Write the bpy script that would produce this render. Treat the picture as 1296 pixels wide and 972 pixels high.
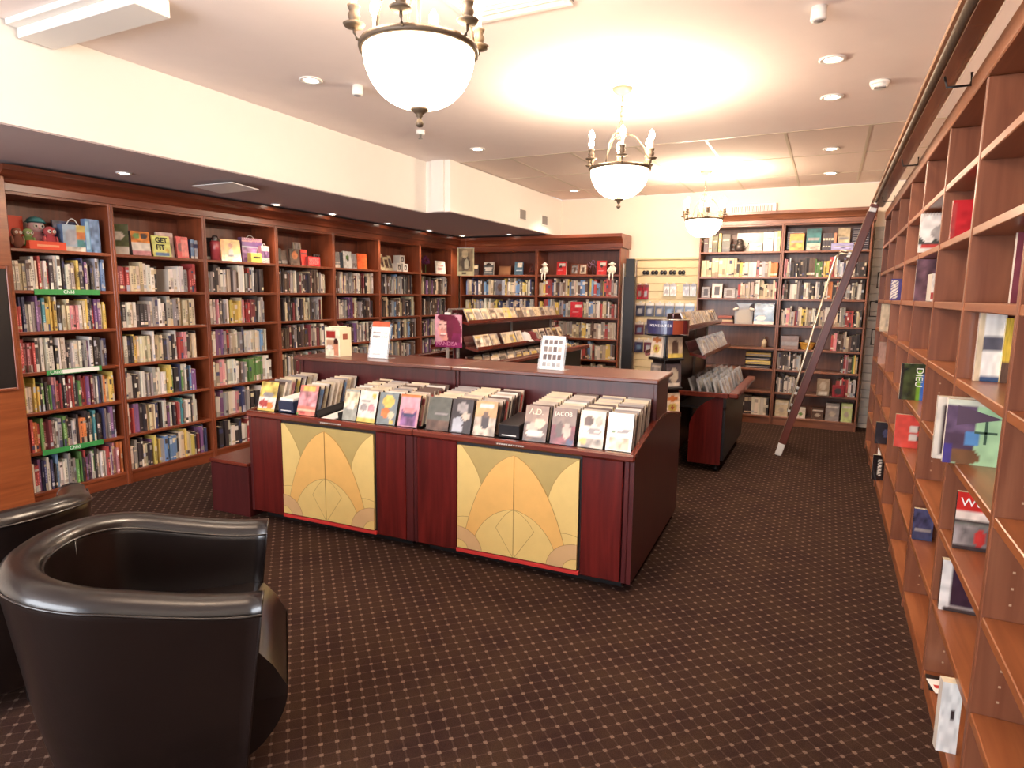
import bpy, math, random
from mathutils import Matrix, Vector
# ------------------------------------------------------------------ scene, camera, light
S = bpy.context.scene
for o in list(bpy.data.objects): bpy.data.objects.remove(o)
COL = S.collection
R = math.radians
F_PX, YAW, PITCH, ROLL, EYE = 802.0, R(26.307), R(-8.065), R(0.701), 1.5
def cam_axes():
    f = Vector((-math.sin(YAW)*math.cos(PITCH), math.cos(YAW)*math.cos(PITCH), math.sin(PITCH)))
    r = Vector((math.cos(YAW), math.sin(YAW), 0)); u = r.cross(f)
    return r*math.cos(ROLL)+u*math.sin(ROLL), -r*math.sin(ROLL)+u*math.cos(ROLL), f
cr, cu, cf = cam_axes()
cam = bpy.data.objects.new('camera', bpy.data.cameras.new('camera')); COL.objects.link(cam)
cam.matrix_world = Matrix(((cr.x, cu.x, -cf.x, 0), (cr.y, cu.y, -cf.y, 0), (cr.z, cu.z, -cf.z, EYE), (0, 0, 0, 1)))
cam.data.sensor_width = 36; cam.data.lens = F_PX/1296*36; cam.data.clip_start = 0.02
S.camera = cam
S.view_settings.view_transform = 'Standard'; S.view_settings.look = 'None'
S.view_settings.gamma = 1; S.view_settings.use_curve_mapping = False
S.view_settings.exposure = 0.55
W = bpy.data.worlds.new('daylight'); S.world = W; W.use_nodes = True
W.node_tree.nodes['Background'].inputs[0].default_value = (0.75, 0.86, 1, 1)
W.node_tree.nodes['Background'].inputs[1].default_value = 1.0
CEIL, SOF = 2.79, 2.30
P_WINDOW, P_BULB, P_DOWN, P_SOFFIT, E_BOWL = 190, 9.2, 34, 22, 10.0
def lamp(name, kind, loc, power, color, parent=None, **kw):
    d = bpy.data.lights.new(name, kind); d.energy = power; d.color = color
    for k, v in kw.items(): setattr(d, k, v)
    o = bpy.data.objects.new(name, d); COL.objects.link(o); o.location = loc; o.parent = parent
    return o
wl = lamp('window_daylight', 'AREA', (-2.4, -2.5, 1.55), P_WINDOW, (0.90, 0.93, 1.0), shape='RECTANGLE', size=3.7, size_y=2.0)
wl.rotation_euler = (R(90), 0, 0)
# ------------------------------------------------------------------ helpers
def lin(c):
    if isinstance(c, str): c = PAL[c]
    return tuple((x/255/12.92 if x/255 <= .04045 else ((x/255+.055)/1.055)**2.4) for x in c)
PAL = dict(w=(226,218,206), c=(214,196,160), g=(140,134,132), k=(38,30,32), r=(166,50,48), p=(206,132,138), y=(216,186,84),
           b=(92,130,176), n=(40,46,86), t=(52,128,132), G=(84,132,60), o=(212,112,52), v=(110,70,120), m=(108,34,40), d=(78,56,44), l=(184,170,150), s=(168,174,186))
PAL = {k: tuple(int(x*.82+m*.18) for x, m in zip(v, (182,158,150))) for k, v in PAL.items()}  # blended towards pale pinkish grey, putting a washed haze into the colours
CNAME = dict(w='white', c='cream', g='grey', k='black', r='red', p='pink', y='yellow', b='blue', n='navy', t='teal', G='green', o='orange', v='purple', m='maroon', d='brown', l='beige', s='silvery')
ORD = ['zeroth','first','second','third','fourth','fifth','sixth','seventh','eighth','ninth','tenth','eleventh','twelfth','thirteenth','fourteenth','fifteenth','sixteenth','seventeenth','eighteenth','nineteenth','twentieth']
ORD += ['twenty-'+w for w in ORD[1:10]] + ['thirtieth'] + ['thirty-'+w for w in ORD[1:10]] + ['fortieth'] + ['forty-'+w for w in ORD[1:10]] + ['fiftieth'] + ['fifty-'+w for w in ORD[1:10]] + ['sixtieth']
I4 = Matrix.Identity(4)
def T(x, y, z): return Matrix.Translation((x, y, z))
def RX(a): return Matrix.Rotation(a, 4, 'X')
def RY(a): return Matrix.Rotation(a, 4, 'Y')
def RZ(a): return Matrix.Rotation(a, 4, 'Z')
class MB:
    def __init__(s): s.v = []; s.f = []; s.c = []; s.m = []; s.sm = []
    def add(s, vs, fs, col=(1,1,1), M=None, mat=0, smooth=False):
        b = len(s.v)
        s.v += [tuple((M @ Vector(p)) if M is not None else p) for p in vs]
        for i, f in enumerate(fs):
            s.f.append(tuple(b+j for j in f)); s.m.append(mat); s.sm.append(smooth)
            s.c.append(col[i] if isinstance(col, list) else col)
        return s
    def box(s, x0, x1, y0, y1, z0, z1, col=(1,1,1), M=None, mat=0):
        v = [(x0,y0,z0),(x1,y0,z0),(x1,y1,z0),(x0,y1,z0),(x0,y0,z1),(x1,y0,z1),(x1,y1,z1),(x0,y1,z1)]
        return s.add(v, [(0,3,2,1),(4,5,6,7),(0,1,5,4),(1,2,6,5),(2,3,7,6),(3,0,4,7)], col, M, mat)
    def cbox(s, x0, x1, y0, y1, z0, z1, b=.004, col=(1,1,1), M=None, mat=0):   # box with chamfered edges
        v = []; idx = {}
        for i, x in enumerate((x0, x1)):
            for j, y in enumerate((y0, y1)):
                for k, z in enumerate((z0, z1)):
                    sx, sy, sz = (b, -b)[i], (b, -b)[j], (b, -b)[k]
                    for a, p in enumerate(((x, y+sy, z+sz), (x+sx, y, z+sz), (x+sx, y+sy, z))): idx[i,j,k,a] = len(v); v.append(p)
        q = lambda *t: tuple(idx[x] for x in t); f = []
        for i in (0, 1):
            o = [(0,0),(0,1),(1,1),(1,0)]
            f.append(q(*[(i,j,k,0) for j,k in o])); f.append(q(*[(j,i,k,1) for j,k in o])); f.append(q(*[(j,k,i,2) for j,k in o]))
            for j in (0, 1):
                f.append(q((i,j,0,0),(i,j,1,0),(i,j,1,1),(i,j,0,1))); f.append(q((i,0,j,0),(i,1,j,0),(i,1,j,2),(i,0,j,2))); f.append(q((0,i,j,1),(1,i,j,1),(1,i,j,2),(0,i,j,2)))
                for k in (0, 1): f.append(q((i,j,k,0),(i,j,k,1),(i,j,k,2)))
        c = Vector(((x0+x1)/2, (y0+y1)/2, (z0+z1)/2)); g = []
        for t in f:
            a, b2, d = [Vector(v[j]) for j in t[:3]]; n = (b2-a).cross(d-a)
            mid = sum((Vector(v[j]) for j in t), Vector())/len(t)
            g.append(t if n.dot(mid-c) > 0 else tuple(reversed(t)))
        return s.add(v, g, col, M, mat)
    def lathe(s, prof, n=24, col=(1,1,1), M=None, mat=0, smooth=True):
        v = []; f = []; m = len(prof)
        for i in range(n):
            a = 2*math.pi*i/n
            v += [(r*math.cos(a), r*math.sin(a), z) for r, z in prof]
        for i in range(n):
            for j in range(m-1): f.append((i*m+j, ((i+1) % n)*m+j, ((i+1) % n)*m+j+1, i*m+j+1))
        return s.add(v, f, col, M, mat, smooth)
    def ball(s, c, r, n=14, m=8, col=(1,1,1), M=None, mat=0):
        rx, ry, rz = (r, r, r) if not hasattr(r, '__len__') else r
        pr = [(math.sin(math.pi*j/m), -math.cos(math.pi*j/m)) for j in range(m+1)]
        L = T(*c) @ Matrix.Diagonal((rx, ry, rz, 1))
        return s.lathe(pr, n, col, (M @ L) if M is not None else L, mat)
    def tube(s, path, r, n=8, col=(1,1,1), M=None, mat=0, closed=False):
        P = [Vector(p) for p in path]; v = []; f = []; k = len(P)
        for i, p in enumerate(P):
            d = (P[(i+1) % k]-P[i-1]) if closed else (P[min(i+1, k-1)]-P[max(i-1, 0)])
            d.normalize(); a = d.cross(Vector((0,0,1)) if abs(d.z) < .9 else Vector((1,0,0))).normalized(); b = d.cross(a)
            rr = r[i] if hasattr(r, '__len__') else r
            v += [tuple(p+(a*math.cos(t)+b*math.sin(t))*rr) for t in (2*math.pi*j/n for j in range(n))]
        for i in range(k if closed else k-1):
            for j in range(n): f.append((i*n+j, i*n+(j+1) % n, ((i+1) % k)*n+(j+1) % n, ((i+1) % k)*n+j))
        if not closed: f += [tuple(range(n-1, -1, -1)), tuple(range((k-1)*n, k*n))]
        return s.add(v, f, col, M, mat, True)
    def prism(s, poly, a0, a1, axis='x', col=(1,1,1), M=None, mat=0):   # polygon extruded along an axis
        n = len(poly); o = lambda a, p: (a, p[0], p[1]) if axis == 'x' else ((p[0], a, p[1]) if axis == 'y' else (p[0], p[1], a))
        v = [o(a0, p) for p in poly] + [o(a1, p) for p in poly]
        f = [tuple(range(n-1, -1, -1)), tuple(range(n, 2*n))] + [(i, (i+1) % n, n+(i+1) % n, n+i) for i in range(n)]
        return s.add(v, f, col, M, mat)
    def grid(s, fn, nu, nv, colfn=None, M=None, mat=0, smooth=False):   # fn(u,v)->point, colours per corner
        b = len(s.v)
        for j in range(nv+1):
            for i in range(nu+1):
                p = fn(i/nu, j/nv); s.v.append(tuple((M @ Vector(p)) if M is not None else p))
        for j in range(nv):
            for i in range(nu):
                q = (j*(nu+1)+i, j*(nu+1)+i+1, (j+1)*(nu+1)+i+1, (j+1)*(nu+1)+i)
                s.f.append(tuple(b+t for t in q)); s.m.append(mat); s.sm.append(smooth)
                s.c.append([colfn(x/nu, y/nv) for x, y in ((i,j),(i+1,j),(i+1,j+1),(i,j+1))] if colfn else (1,1,1))
        return s
    def mesh(s, name, mats):
        me = bpy.data.meshes.new(name); me.from_pydata(s.v, [], s.f)
        at = me.color_attributes.new('Col', 'FLOAT_COLOR', 'CORNER'); buf = []
        for f, c in zip(s.f, s.c):
            for i in range(len(f)):
                cc = c[i] if isinstance(c, list) else c
                buf += [cc[0], cc[1], cc[2], 1.0]
        at.data.foreach_set('color', buf)
        for m in (mats if isinstance(mats, (list, tuple)) else [mats]): me.materials.append(m)
        me.polygons.foreach_set('material_index', s.m); me.polygons.foreach_set('use_smooth', s.sm)
        me.update(); return me
    def build(s, name, mats, parent=None, M=None): return obj(name, s.mesh(name, mats), parent, M)
def obj(name, me, parent=None, M=None):
    o = bpy.data.objects.new(name, me); COL.objects.link(o)
    if parent is not None: o.parent = parent
    if M is not None: o.matrix_local = M
    return o
def tag(o, label, cat, group=None):
    o['label'] = label; o['category'] = cat
    if group: o['group'] = group
    return o
def thing(name, M, label, cat, group=None):
    o = bpy.data.objects.new(name, None); COL.objects.link(o); o.matrix_world = M; o.empty_display_size = .1
    return tag(o, label, cat, group)
def struct(o): o['kind'] = 'structure'; return o
# ------------------------------------------------------------------ materials
def mat(name, col, rough=.5, metal=0, coat=0, emit=None, es=1, bump=0, bscale=60, noise=0, nscale=8, alpha=1, spec=.5):
    m = bpy.data.materials.new(name); m.use_nodes = True; nt = m.node_tree; b = nt.nodes['Principled BSDF']
    c = lin(col); b.inputs['Base Color'].default_value = (*c, 1); b.inputs['Roughness'].default_value = rough
    b.inputs['Metallic'].default_value = metal; b.inputs['Coat Weight'].default_value = coat; b.inputs['Coat Roughness'].default_value = .15
    b.inputs['Specular IOR Level'].default_value = spec; b.inputs['Alpha'].default_value = alpha
    if emit: b.inputs['Emission Color'].default_value = (*lin(emit), 1); b.inputs['Emission Strength'].default_value = es
    tc = nt.nodes.new('ShaderNodeTexCoord')
    if noise:
        n = nt.nodes.new('ShaderNodeTexNoise'); n.inputs['Scale'].default_value = nscale; n.inputs['Detail'].default_value = 4
        r = nt.nodes.new('ShaderNodeValToRGB'); k = 1-noise
        r.color_ramp.elements[0].color = (c[0]*k, c[1]*k, c[2]*k, 1); r.color_ramp.elements[1].color = (*[min(1, x*(1+noise*.6)) for x in c], 1)
        nt.links.new(tc.outputs['Object'], n.inputs['Vector']); nt.links.new(n.outputs['Fac'], r.inputs[0]); nt.links.new(r.outputs[0], b.inputs['Base Color'])
    if bump:
        n = nt.nodes.new('ShaderNodeTexNoise'); n.inputs['Scale'].default_value = bscale; n.inputs['Detail'].default_value = 3
        p = nt.nodes.new('ShaderNodeBump'); p.inputs['Strength'].default_value = bump; p.inputs['Distance'].default_value = .002
        nt.links.new(tc.outputs['Object'], n.inputs['Vector']); nt.links.new(n.outputs['Fac'], p.inputs['Height']); nt.links.new(p.outputs[0], b.inputs['Normal'])
    return m
def wood(name, c1, c2, rough=.35, axis='z', coat=.15, scale=1.0):
    m = bpy.data.materials.new(name); m.use_nodes = True; nt = m.node_tree; b = nt.nodes['Principled BSDF']
    b.inputs['Roughness'].default_value = rough; b.inputs['Coat Weight'].default_value = coat; b.inputs['Coat Roughness'].default_value = .25
    tc = nt.nodes.new('ShaderNodeTexCoord'); oi = nt.nodes.new('ShaderNodeObjectInfo')
    mp = nt.nodes.new('ShaderNodeMapping'); sc = [22, 22, 22]; sc['xyz'.index(axis)] = 1.6
    mp.inputs['Scale'].default_value = [x*scale for x in sc]
    ad = nt.nodes.new('ShaderNodeVectorMath'); ad.operation = 'ADD'
    ml = nt.nodes.new('ShaderNodeMath'); ml.operation = 'MULTIPLY'; ml.inputs[1].default_value = 40
    nt.links.new(oi.outputs['Random'], ml.inputs[0]); nt.links.new(tc.outputs['Object'], mp.inputs[0]); nt.links.new(mp.outputs[0], ad.inputs[0]); nt.links.new(ml.outputs[0], ad.inputs[1])
    n = nt.nodes.new('ShaderNodeTexNoise'); n.inputs['Scale'].default_value = 1; n.inputs['Detail'].default_value = 6; n.inputs['Distortion'].default_value = .8
    nt.links.new(ad.outputs[0], n.inputs['Vector'])
    r = nt.nodes.new('ShaderNodeValToRGB'); r.color_ramp.elements[0].position = .3; r.color_ramp.elements[1].position = .75
    r.color_ramp.elements[0].color = (*lin(c1), 1); r.color_ramp.elements[1].color = (*lin(c2), 1)
    nt.links.new(n.outputs['Fac'], r.inputs[0]); nt.links.new(r.outputs[0], b.inputs['Base Color'])
    return m
def print_mat(name, rough, coat=0):
    m = bpy.data.materials.new(name); m.use_nodes = True; nt = m.node_tree; b = nt.nodes['Principled BSDF']
    a = nt.nodes.new('ShaderNodeAttribute'); a.attribute_name = 'Col'; nt.links.new(a.outputs['Color'], b.inputs['Base Color'])
    b.inputs['Roughness'].default_value = rough; b.inputs['Coat Weight'].default_value = coat; b.inputs['Coat Roughness'].default_value = .1
    return m
def carpet_mat():
    m = bpy.data.materials.new('carpet'); m.use_nodes = True; nt = m.node_tree; b = nt.nodes['Principled BSDF']; N = nt.nodes.new; L = nt.links.new
    b.inputs['Roughness'].default_value = .95; b.inputs['Specular IOR Level'].default_value = .12
    b.inputs['Sheen Weight'].default_value = 0
    tc = N('ShaderNodeTexCoord'); mp = N('ShaderNodeMapping'); mp.inputs['Rotation'].default_value = (0, 0, R(45)); k = 1/.0527; mp.inputs['Scale'].default_value = (k, k, k)
    L(tc.outputs['Object'], mp.inputs[0])
    def vm(op, a, bb=None):
        n = N('ShaderNodeVectorMath'); n.operation = op; L(a, n.inputs[0])
        if bb is not None: n.inputs[1].default_value = bb
        return n
    fr = vm('FRACTION', mp.outputs[0]); sb = vm('SUBTRACT', fr.outputs[0], (.5, .5, .5)); ab = vm('ABSOLUTE', sb.outputs[0])
    sx = N('ShaderNodeSeparateXYZ'); L(ab.outputs[0], sx.inputs[0])
    def mth(op, a, bb=None):
        n = N('ShaderNodeMath'); n.operation = op
        for i, q in enumerate((a, bb)):
            if q is None: continue
            if isinstance(q, (int, float)): n.inputs[i].default_value = q
            else: L(q, n.inputs[i])
        return n.outputs[0]
    X, Y = sx.outputs[0], sx.outputs[1]
    d = mth('MAXIMUM', X, Y)
    dot = mth('LESS_THAN', d, .13); line = mth('LESS_THAN', mth('MINIMUM', X, Y), .05)
    wv = N('ShaderNodeTexNoise'); wv.inputs['Scale'].default_value = 320; wv.inputs['Detail'].default_value = 2; L(tc.outputs['Object'], wv.inputs['Vector'])
    nz = N('ShaderNodeTexNoise'); nz.inputs['Scale'].default_value = 5; nz.inputs['Detail'].default_value = 3; L(tc.outputs['Object'], nz.inputs['Vector'])
    rp = N('ShaderNodeValToRGB'); rp.color_ramp.elements[0].position = .35; rp.color_ramp.elements[1].position = .65
    rp.color_ramp.elements[0].color = (*lin((50,31,26)), 1); rp.color_ramp.elements[1].color = (*lin((60,41,30)), 1); L(nz.outputs['Fac'], rp.inputs[0])
    def mix(fac, a, col, f=1.0):
        n = N('ShaderNodeMix'); n.data_type = 'RGBA'; L(mth('MULTIPLY', fac, f), n.inputs[0]); L(a, n.inputs[6]); n.inputs[7].default_value = (*lin(col), 1); return n.outputs[2]
    c = mix(line, rp.outputs[0], (84,64,56), .38); c = mix(dot, c, (124,100,86), .75)
    v = N('ShaderNodeMix'); v.data_type = 'RGBA'; v.blend_type = 'MULTIPLY'; v.inputs[0].default_value = .6; L(c, v.inputs[6])
    g = N('ShaderNodeValToRGB'); g.color_ramp.elements[0].position = .3; g.color_ramp.elements[0].color = (.35,.35,.35,1); g.color_ramp.elements[1].position = .6; L(wv.outputs['Fac'], g.inputs[0]); L(g.outputs[0], v.inputs[7])
    L(v.outputs[2], b.inputs['Base Color'])
    bp = N('ShaderNodeBump'); bp.inputs['Strength'].default_value = .5; bp.inputs['Distance'].default_value = .003; L(wv.outputs['Fac'], bp.inputs['Height']); L(bp.outputs[0], b.inputs['Normal'])
    return m
CASE = ((104,48,26), (142,72,42))
M_caseV = wood('case_wood_upright', *CASE, axis='z'); M_caseH = wood('case_wood_shelf', *CASE, axis='x')
M_crown = wood('crown_wood', (100,46,28), (136,68,42), rough=.28, axis='x')
M_back = wood('case_back_wood', (96,46,28), (128,66,42), axis='z', rough=.45)
M_farV = wood('far_case_upright', (112,66,46), (142,90,64), axis='z'); M_farH = wood('far_case_shelf', (112,66,46), (142,90,64), axis='x')
M_rtV = wood('cube_wood_upright', (112,64,44), (140,88,62), axis='z', rough=.32); M_rtH = wood('cube_wood_shelf', (126,70,40), (158,96,58), axis='x', rough=.3)  # shelf copy more orange than the uprights: lit tops painted into the colour
M_cherry = wood('dark_cherry', (70,16,14), (104,28,24), axis='z', rough=.25, coat=.3); M_cherryH = wood('dark_cherry_rail', (84,30,22), (118,50,34), axis='x', rough=.25, coat=.3)
M_cherryDk = wood('maroon_cherry', (62,20,22), (84,32,32), axis='z', rough=.3); M_riser = wood('riser_wood', (84,44,36), (112,64,50), axis='x', rough=.3, coat=.3)  # darker maroon cherry for end panels, posts and riser boards
M_black = mat('black_laminate', (22,17,18), .4); M_red = mat('red_strip', (196,52,48), .4)
M_plaster = mat('ceiling_plaster', (244,230,224), .9, noise=.03); M_wall = mat('cream_wall_paint', (240,226,208), .85, noise=.03); M_beam = mat('bulkhead_paint', (242,236,228), .85, noise=.02)
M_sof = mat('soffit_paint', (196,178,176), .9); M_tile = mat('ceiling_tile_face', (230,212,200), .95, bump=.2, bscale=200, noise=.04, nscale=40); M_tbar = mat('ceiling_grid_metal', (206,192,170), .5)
M_white = mat('white_plastic', (236,232,226), .4); M_grey = mat('grey_paint', (150,144,140), .5); M_carpet = carpet_mat()
M_leather = mat('dark_leather', (23,15,13), .28, coat=.4, bump=.10, bscale=120, noise=.25, nscale=6); M_foot = mat('black_foot', (20,16,15), .5)
M_brass = mat('aged_bronze', (98,82,66), .5, metal=.35); M_cream_sleeve = mat('candle_sleeve', (226,206,170), .5)
M_bowl = mat('lit_glass_bowl', (250,240,220), .3, emit=(255,232,196), es=E_BOWL); M_bulb = mat('lit_bulb', (255,245,225), .3, emit=(255,236,204), es=60)
M_lens = mat('downlight_lens', (255,250,240), .3, emit=(255,240,214), es=26)
M_print = print_mat('printed_paper', .55); M_gloss = print_mat('glossy_print', .25, .4); M_fabric = print_mat('plush_fabric', .95)
M_clear = mat('clear_acrylic', (235,240,244), .08, alpha=.22); M_metal = mat('brushed_metal', (190,186,180), .35, metal=.9)
M_slat = mat('slatwall_cream', (226,206,164), .6); M_slatgrey = mat('slatwall_grey', (172,168,162), .6); M_bag = mat('cellophane', (214,216,222), .12, alpha=.45)
M_brown = mat('rail_brown', (122,82,58), .25, coat=.4); M_ladder = wood('ladder_wood', (70,28,20), (104,46,30), axis='z', rough=.3)
M_glass = mat('window_glass', (230,240,245), .02, alpha=.08); M_gold = mat('inlay_line', (150,118,66), .6)
# ------------------------------------------------------------------ the setting
def plate(name, x0, x1, y0, y1, z0, z1, m, parent=None): return MB().box(x0, x1, y0, y1, z0, z1).build(name, m, parent)
XW0, XW1, YW0, YW1 = -5.12, .80, -2.62, 8.36
struct(plate('floor', XW0, XW1, YW0, YW1, -.06, 0, M_carpet))
TILE_Y, TX, TZ = [5.64, 6.63, 7.62, YW1], [-3.40+.0, -2.84, -2.225, -1.62, -1.02, -.41, .185, .80], CEIL
ceil = struct(plate('ceiling', XW0, XW1, YW0, 5.64, CEIL, CEIL+.08, M_plaster))
plate('ceiling_void', XW0, XW1, 5.64, YW1, CEIL+.05, CEIL+.08, M_plaster, ceil)
for i in range(len(TX)-1):
    for j in range(3):
        MB().cbox(TX[i]+.007, TX[i+1]-.007, TILE_Y[j]+.007, TILE_Y[j+1]-.007, CEIL, CEIL+.02, .003).build('ceiling_tile', M_tile, ceil)
g = MB()
for x in TX[1:-1]: g.box(x-.011, x+.011, 5.64, YW1, CEIL-.002, CEIL+.03)
for y in TILE_Y[:3]: g.box(-3.4, .8, y-.011, y+.011, CEIL-.0025, CEIL+.03)
g.build('ceiling_grid', M_tbar, ceil)
struct(plate('wall_left', XW0-.1, XW0, YW0, YW1, 0, CEIL, M_wall)); struct(plate('wall_right', XW1, XW1+.1, YW0, YW1, 0, CEIL, M_wall))
struct(plate('wall_back', XW0, XW1, YW1, YW1+.1, 0, CEIL, M_wall))
wf = MB(); wf.box(XW0, XW1, YW0-.1, YW0, 0, .5); wf.box(XW0, XW1, YW0-.1, YW0, 2.6, CEIL); wf.box(XW0, -4.3, YW0-.1, YW0, .5, 2.6); wf.box(.5, XW1, YW0-.1, YW0, .5, 2.6)
struct(wf.build('wall_front', M_wall))
win = struct(plate('window_1', -4.3, .5, YW0-.06, YW0-.05, .5, 2.6, M_glass))
g = MB()
for x in (-4.3, -2.72, -1.12, .46): g.box(x, x+.04, YW0-.09, YW0-.02, .5, 2.6)
for z in (.5, 2.56): g.box(-4.3, .5, YW0-.09, YW0-.02, z, z+.04)
g.build('window_frame', M_white, win)
# dropped bulkhead along the left wall, with a jog
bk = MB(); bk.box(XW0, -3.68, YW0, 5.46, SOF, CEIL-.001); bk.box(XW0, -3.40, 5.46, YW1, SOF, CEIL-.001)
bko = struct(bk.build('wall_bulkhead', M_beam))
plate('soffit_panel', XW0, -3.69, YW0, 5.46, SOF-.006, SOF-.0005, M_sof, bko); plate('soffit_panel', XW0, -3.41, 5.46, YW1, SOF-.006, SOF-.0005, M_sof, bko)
plate('corner_trim', -3.60, -3.46, 5.43, 5.459, SOF, CEIL-.002, M_white, bko)
# slat-panelled stretch of back wall by the far right corner
sl = struct(plate('wall_slat_panel', .40, .79, 8.335, 8.359, .05, 2.3, M_slatgrey))
for k in range(22): MB().cbox(.40, .79, 8.315, 8.334, .06+k*.1, .06+k*.1+.09, .004).build('slat', M_slatgrey, sl)
for i, (x, z) in enumerate(((.47, 1.62), (.42, 1.30), (.46, .98))):
    t = thing('wire_bracket', T(x, 8.31, z), 'black wire frame bracket on the grey slats, %s from the top' % ORD[i+1], 'bracket', 'black brackets on grey slats')
    MB().tube([(0,-.012,0),(.13,-.012,0),(.13,-.012,.17),(0,-.012,.17)], .008, 6, closed=True).build('frame', M_black, t)
    MB().box(.05, .08, -.008, .003, .15, .18).build('hook', M_black, t)
# ------------------------------------------------------------------ bookcases
def bookcase(name, M, w, top, depth, shelves, mv, mh, label, group, kick=True):
    t = thing(name, M, label, 'bookcase', group); p = .019
    MB().cbox(0.001, p, 0, depth, 0, top, .002).build('side_panel', mv, t); MB().cbox(w-p, w-.001, 0, depth, 0, top, .002).build('side_panel', mv, t)
    MB().box(p, w-p, depth-.01, depth-.001, .02, top).build('back_panel', M_back if mv is M_caseV else mv, t)
    for z in shelves: MB().cbox(p, w-p, .004, depth-.011, z-.022, z, .002).build('shelf', mh, t)
    MB().box(p, w-p, .012, .03, 0, shelves[0]-.023).build('kick_board', mh, t)
    MB().cbox(p, w-p, .002, depth-.011, top-.02, top, .002).build('top_board', mh, t)
    return t
def crown(n, M, u0, u1, z0, z1, d, m, ends=(0, 0)):
    k = (z1-z0)
    pf = [(d, z0), (-.012, z0), (-.012, z0+.30*k), (-.022, z0+.36*k), (-.028, z0+.48*k), (-.045, z0+.64*k), (-.07, z0+.76*k), (-.078, z0+.78*k), (-.078, z1), (d, z1)]
    mb = MB(); mb.prism([(a, b) for a, b in pf], u0, u1, 'x')
    o = struct(mb.build('trim_%d' % n, m, None, M)); return o
ML = T(-4.78, 0, 0) @ RZ(R(90)); MBK = T(0, 7.92, 0); MF = T(0, 8.02, 0); MR = T(.428, 0, 0) @ RZ(R(-90))
LEFT_Y = [2.29, 2.975, 3.755, 4.545, 5.335, 6.11, 6.95, 7.72]
LZ = [.10, .385, .66, .935, 1.21, 1.487, 1.762]
BAYN = ['leftmost bookcase', 'second bookcase from left', 'third bookcase from left', 'fourth bookcase from left', 'fifth bookcase from left', 'sixth bookcase from left', 'seventh bookcase from left']
BAYD = ['with green strips and plush owls on top shelf', 'with a yellow-green GET FIT book on top', 'with a glittery gift bag on top shelf', 'with red boxed books on top shelf', 'with an orange book on top shelf', 'with white photo cubes on top shelf', 'in the corner with a purple flower on top']
for i in range(7):
    bookcase('bookcase', ML @ T(LEFT_Y[i], 0, 0), LEFT_Y[i+1]-LEFT_Y[i], 2.12, .32, LZ, M_caseV, M_caseH, 'tall reddish wooden bookcase along left wall ' + BAYD[i], 'bookcases along the left wall')
crown(1, ML, 2.27, 7.99, 2.12, 2.275, .32, M_crown)
struct(MB().box(-5.1, -4.79, 7.722, 7.92, 0, 2.12).build('trim_2', M_caseV))
BX = [-4.77, -3.57, -2.40]
for i in range(2):
    bookcase('bookcase', MBK @ T(BX[i], 0, 0), BX[i+1]-BX[i], 2.10, .36, LZ, M_caseV, M_caseH, ['wide reddish bookcase on back wall beside the corner', 'wide reddish bookcase on back wall with plush sheep on top shelf'][i], 'wide bookcases on the back wall')
crown(3, MBK, -4.80, -2.375, 2.10, 2.27, .36, M_crown)
FZ = [.10, .39, .66, .905, 1.18, 1.485, 1.737, 2.03]; FX = [-1.455, -.525, .372]
for i in range(2):
    bookcase('bookcase', MF @ T(FX[i], 0, 0), FX[i+1]-FX[i], 2.335, .32, FZ, M_farV, M_farH, ['far bookcase below the wall vent, glass ball on an emptier shelf', 'far bookcase behind the ladder, dark boxed sets on top'][i], 'bookcases on the far wall')
crown(4, MF, -1.47, .395, 2.335, 2.475, .32, M_farH)
# wood panelled end unit with a dark glazed opening at the left end
t = thing('end_cabinet', T(-4.72, 1.55, 0), 'orange-brown wooden cabinet end with dark glazed opening beside leftmost bookcase', 'cabinet')
MB().cbox(-.36, 0, .0, .73, 0, 2.2, .004).build('body', wood('end_wood', (122,60,30), (156,86,48), axis='y', rough=.3), t)
MB().box(.0005, .006, .10, .685, .86, 1.62).build('dark_pane', M_black, t)
g = MB()
for y0, y1, z0, z1 in ((.08,.10,.84,1.64), (.685,.705,.84,1.64), (.10,.685,.84,.86), (.10,.685,1.62,1.64)): g.cbox(.0005, .014, y0, y1, z0, z1, .003)
g.build('pane_frame', M_caseV, t)
# right wall cube shelving
RZS = [.085, .375, .655, .935, 1.22, 1.49, 1.75, 2.005]; RD = [1.28, 2.02, 2.76, 3.5, 4.26, 5.0, 5.74, 6.47, 7.2]
rt = thing('cube_shelving', MR, 'long orange-brown wall of open cubby shelves along the right wall', 'shelving')
for i, y in enumerate(RD): MB().cbox(-y-.014, -y+.014, 0, .355, 0, 2.25, .003).build('divider', M_rtV, rt)
for i in range(len(RD)-1):
    for z in RZS: MB().cbox(-RD[i+1]+.0145, -RD[i]-.0145, .003, .345, z-.03, z, .003).build('shelf', M_rtH, rt)
    MB().box(-RD[i+1]+.0145, -RD[i]-.0145, .346, .354, 0, 2.25).build('back_panel', M_rtV, rt)
    MB().box(-RD[i+1]+.0145, -RD[i]-.0145, .01, .025, 0, .054).build('kick_board', M_rtH, rt)
MB().cbox(-7.22, -1.14, -.006, .36, 2.251, 2.33, .004).build('top_fascia', M_rtH, rt)
h = MB()
for y in RD[1:4]:
    for z in [zz+.045*k for zz in RZS[:4] for k in range(1, 6)]:
        for vv in (.06, .27): h.box(-y+.0141, -y+.0146, vv-.003, vv+.003, z-.003, z+.003)
ho = h.build('peg_holes', mat('peg_metal', (186,150,120), .4), rt); ho['kind'] = 'stuff'
rl = thing('ladder_rail', T(.30, 0, 2.37), 'brown and brass rolling ladder rail along top of cubby shelves', 'rail')
MB().cbox(.02, .10, 1.16, 7.1, -.01, .055, .008).build('channel', M_brown, rl)
MB().tube([(0, 1.16, -.035), (0, 7.12, -.035)], .016, 10).build('bar', M_brass, rl)
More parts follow.
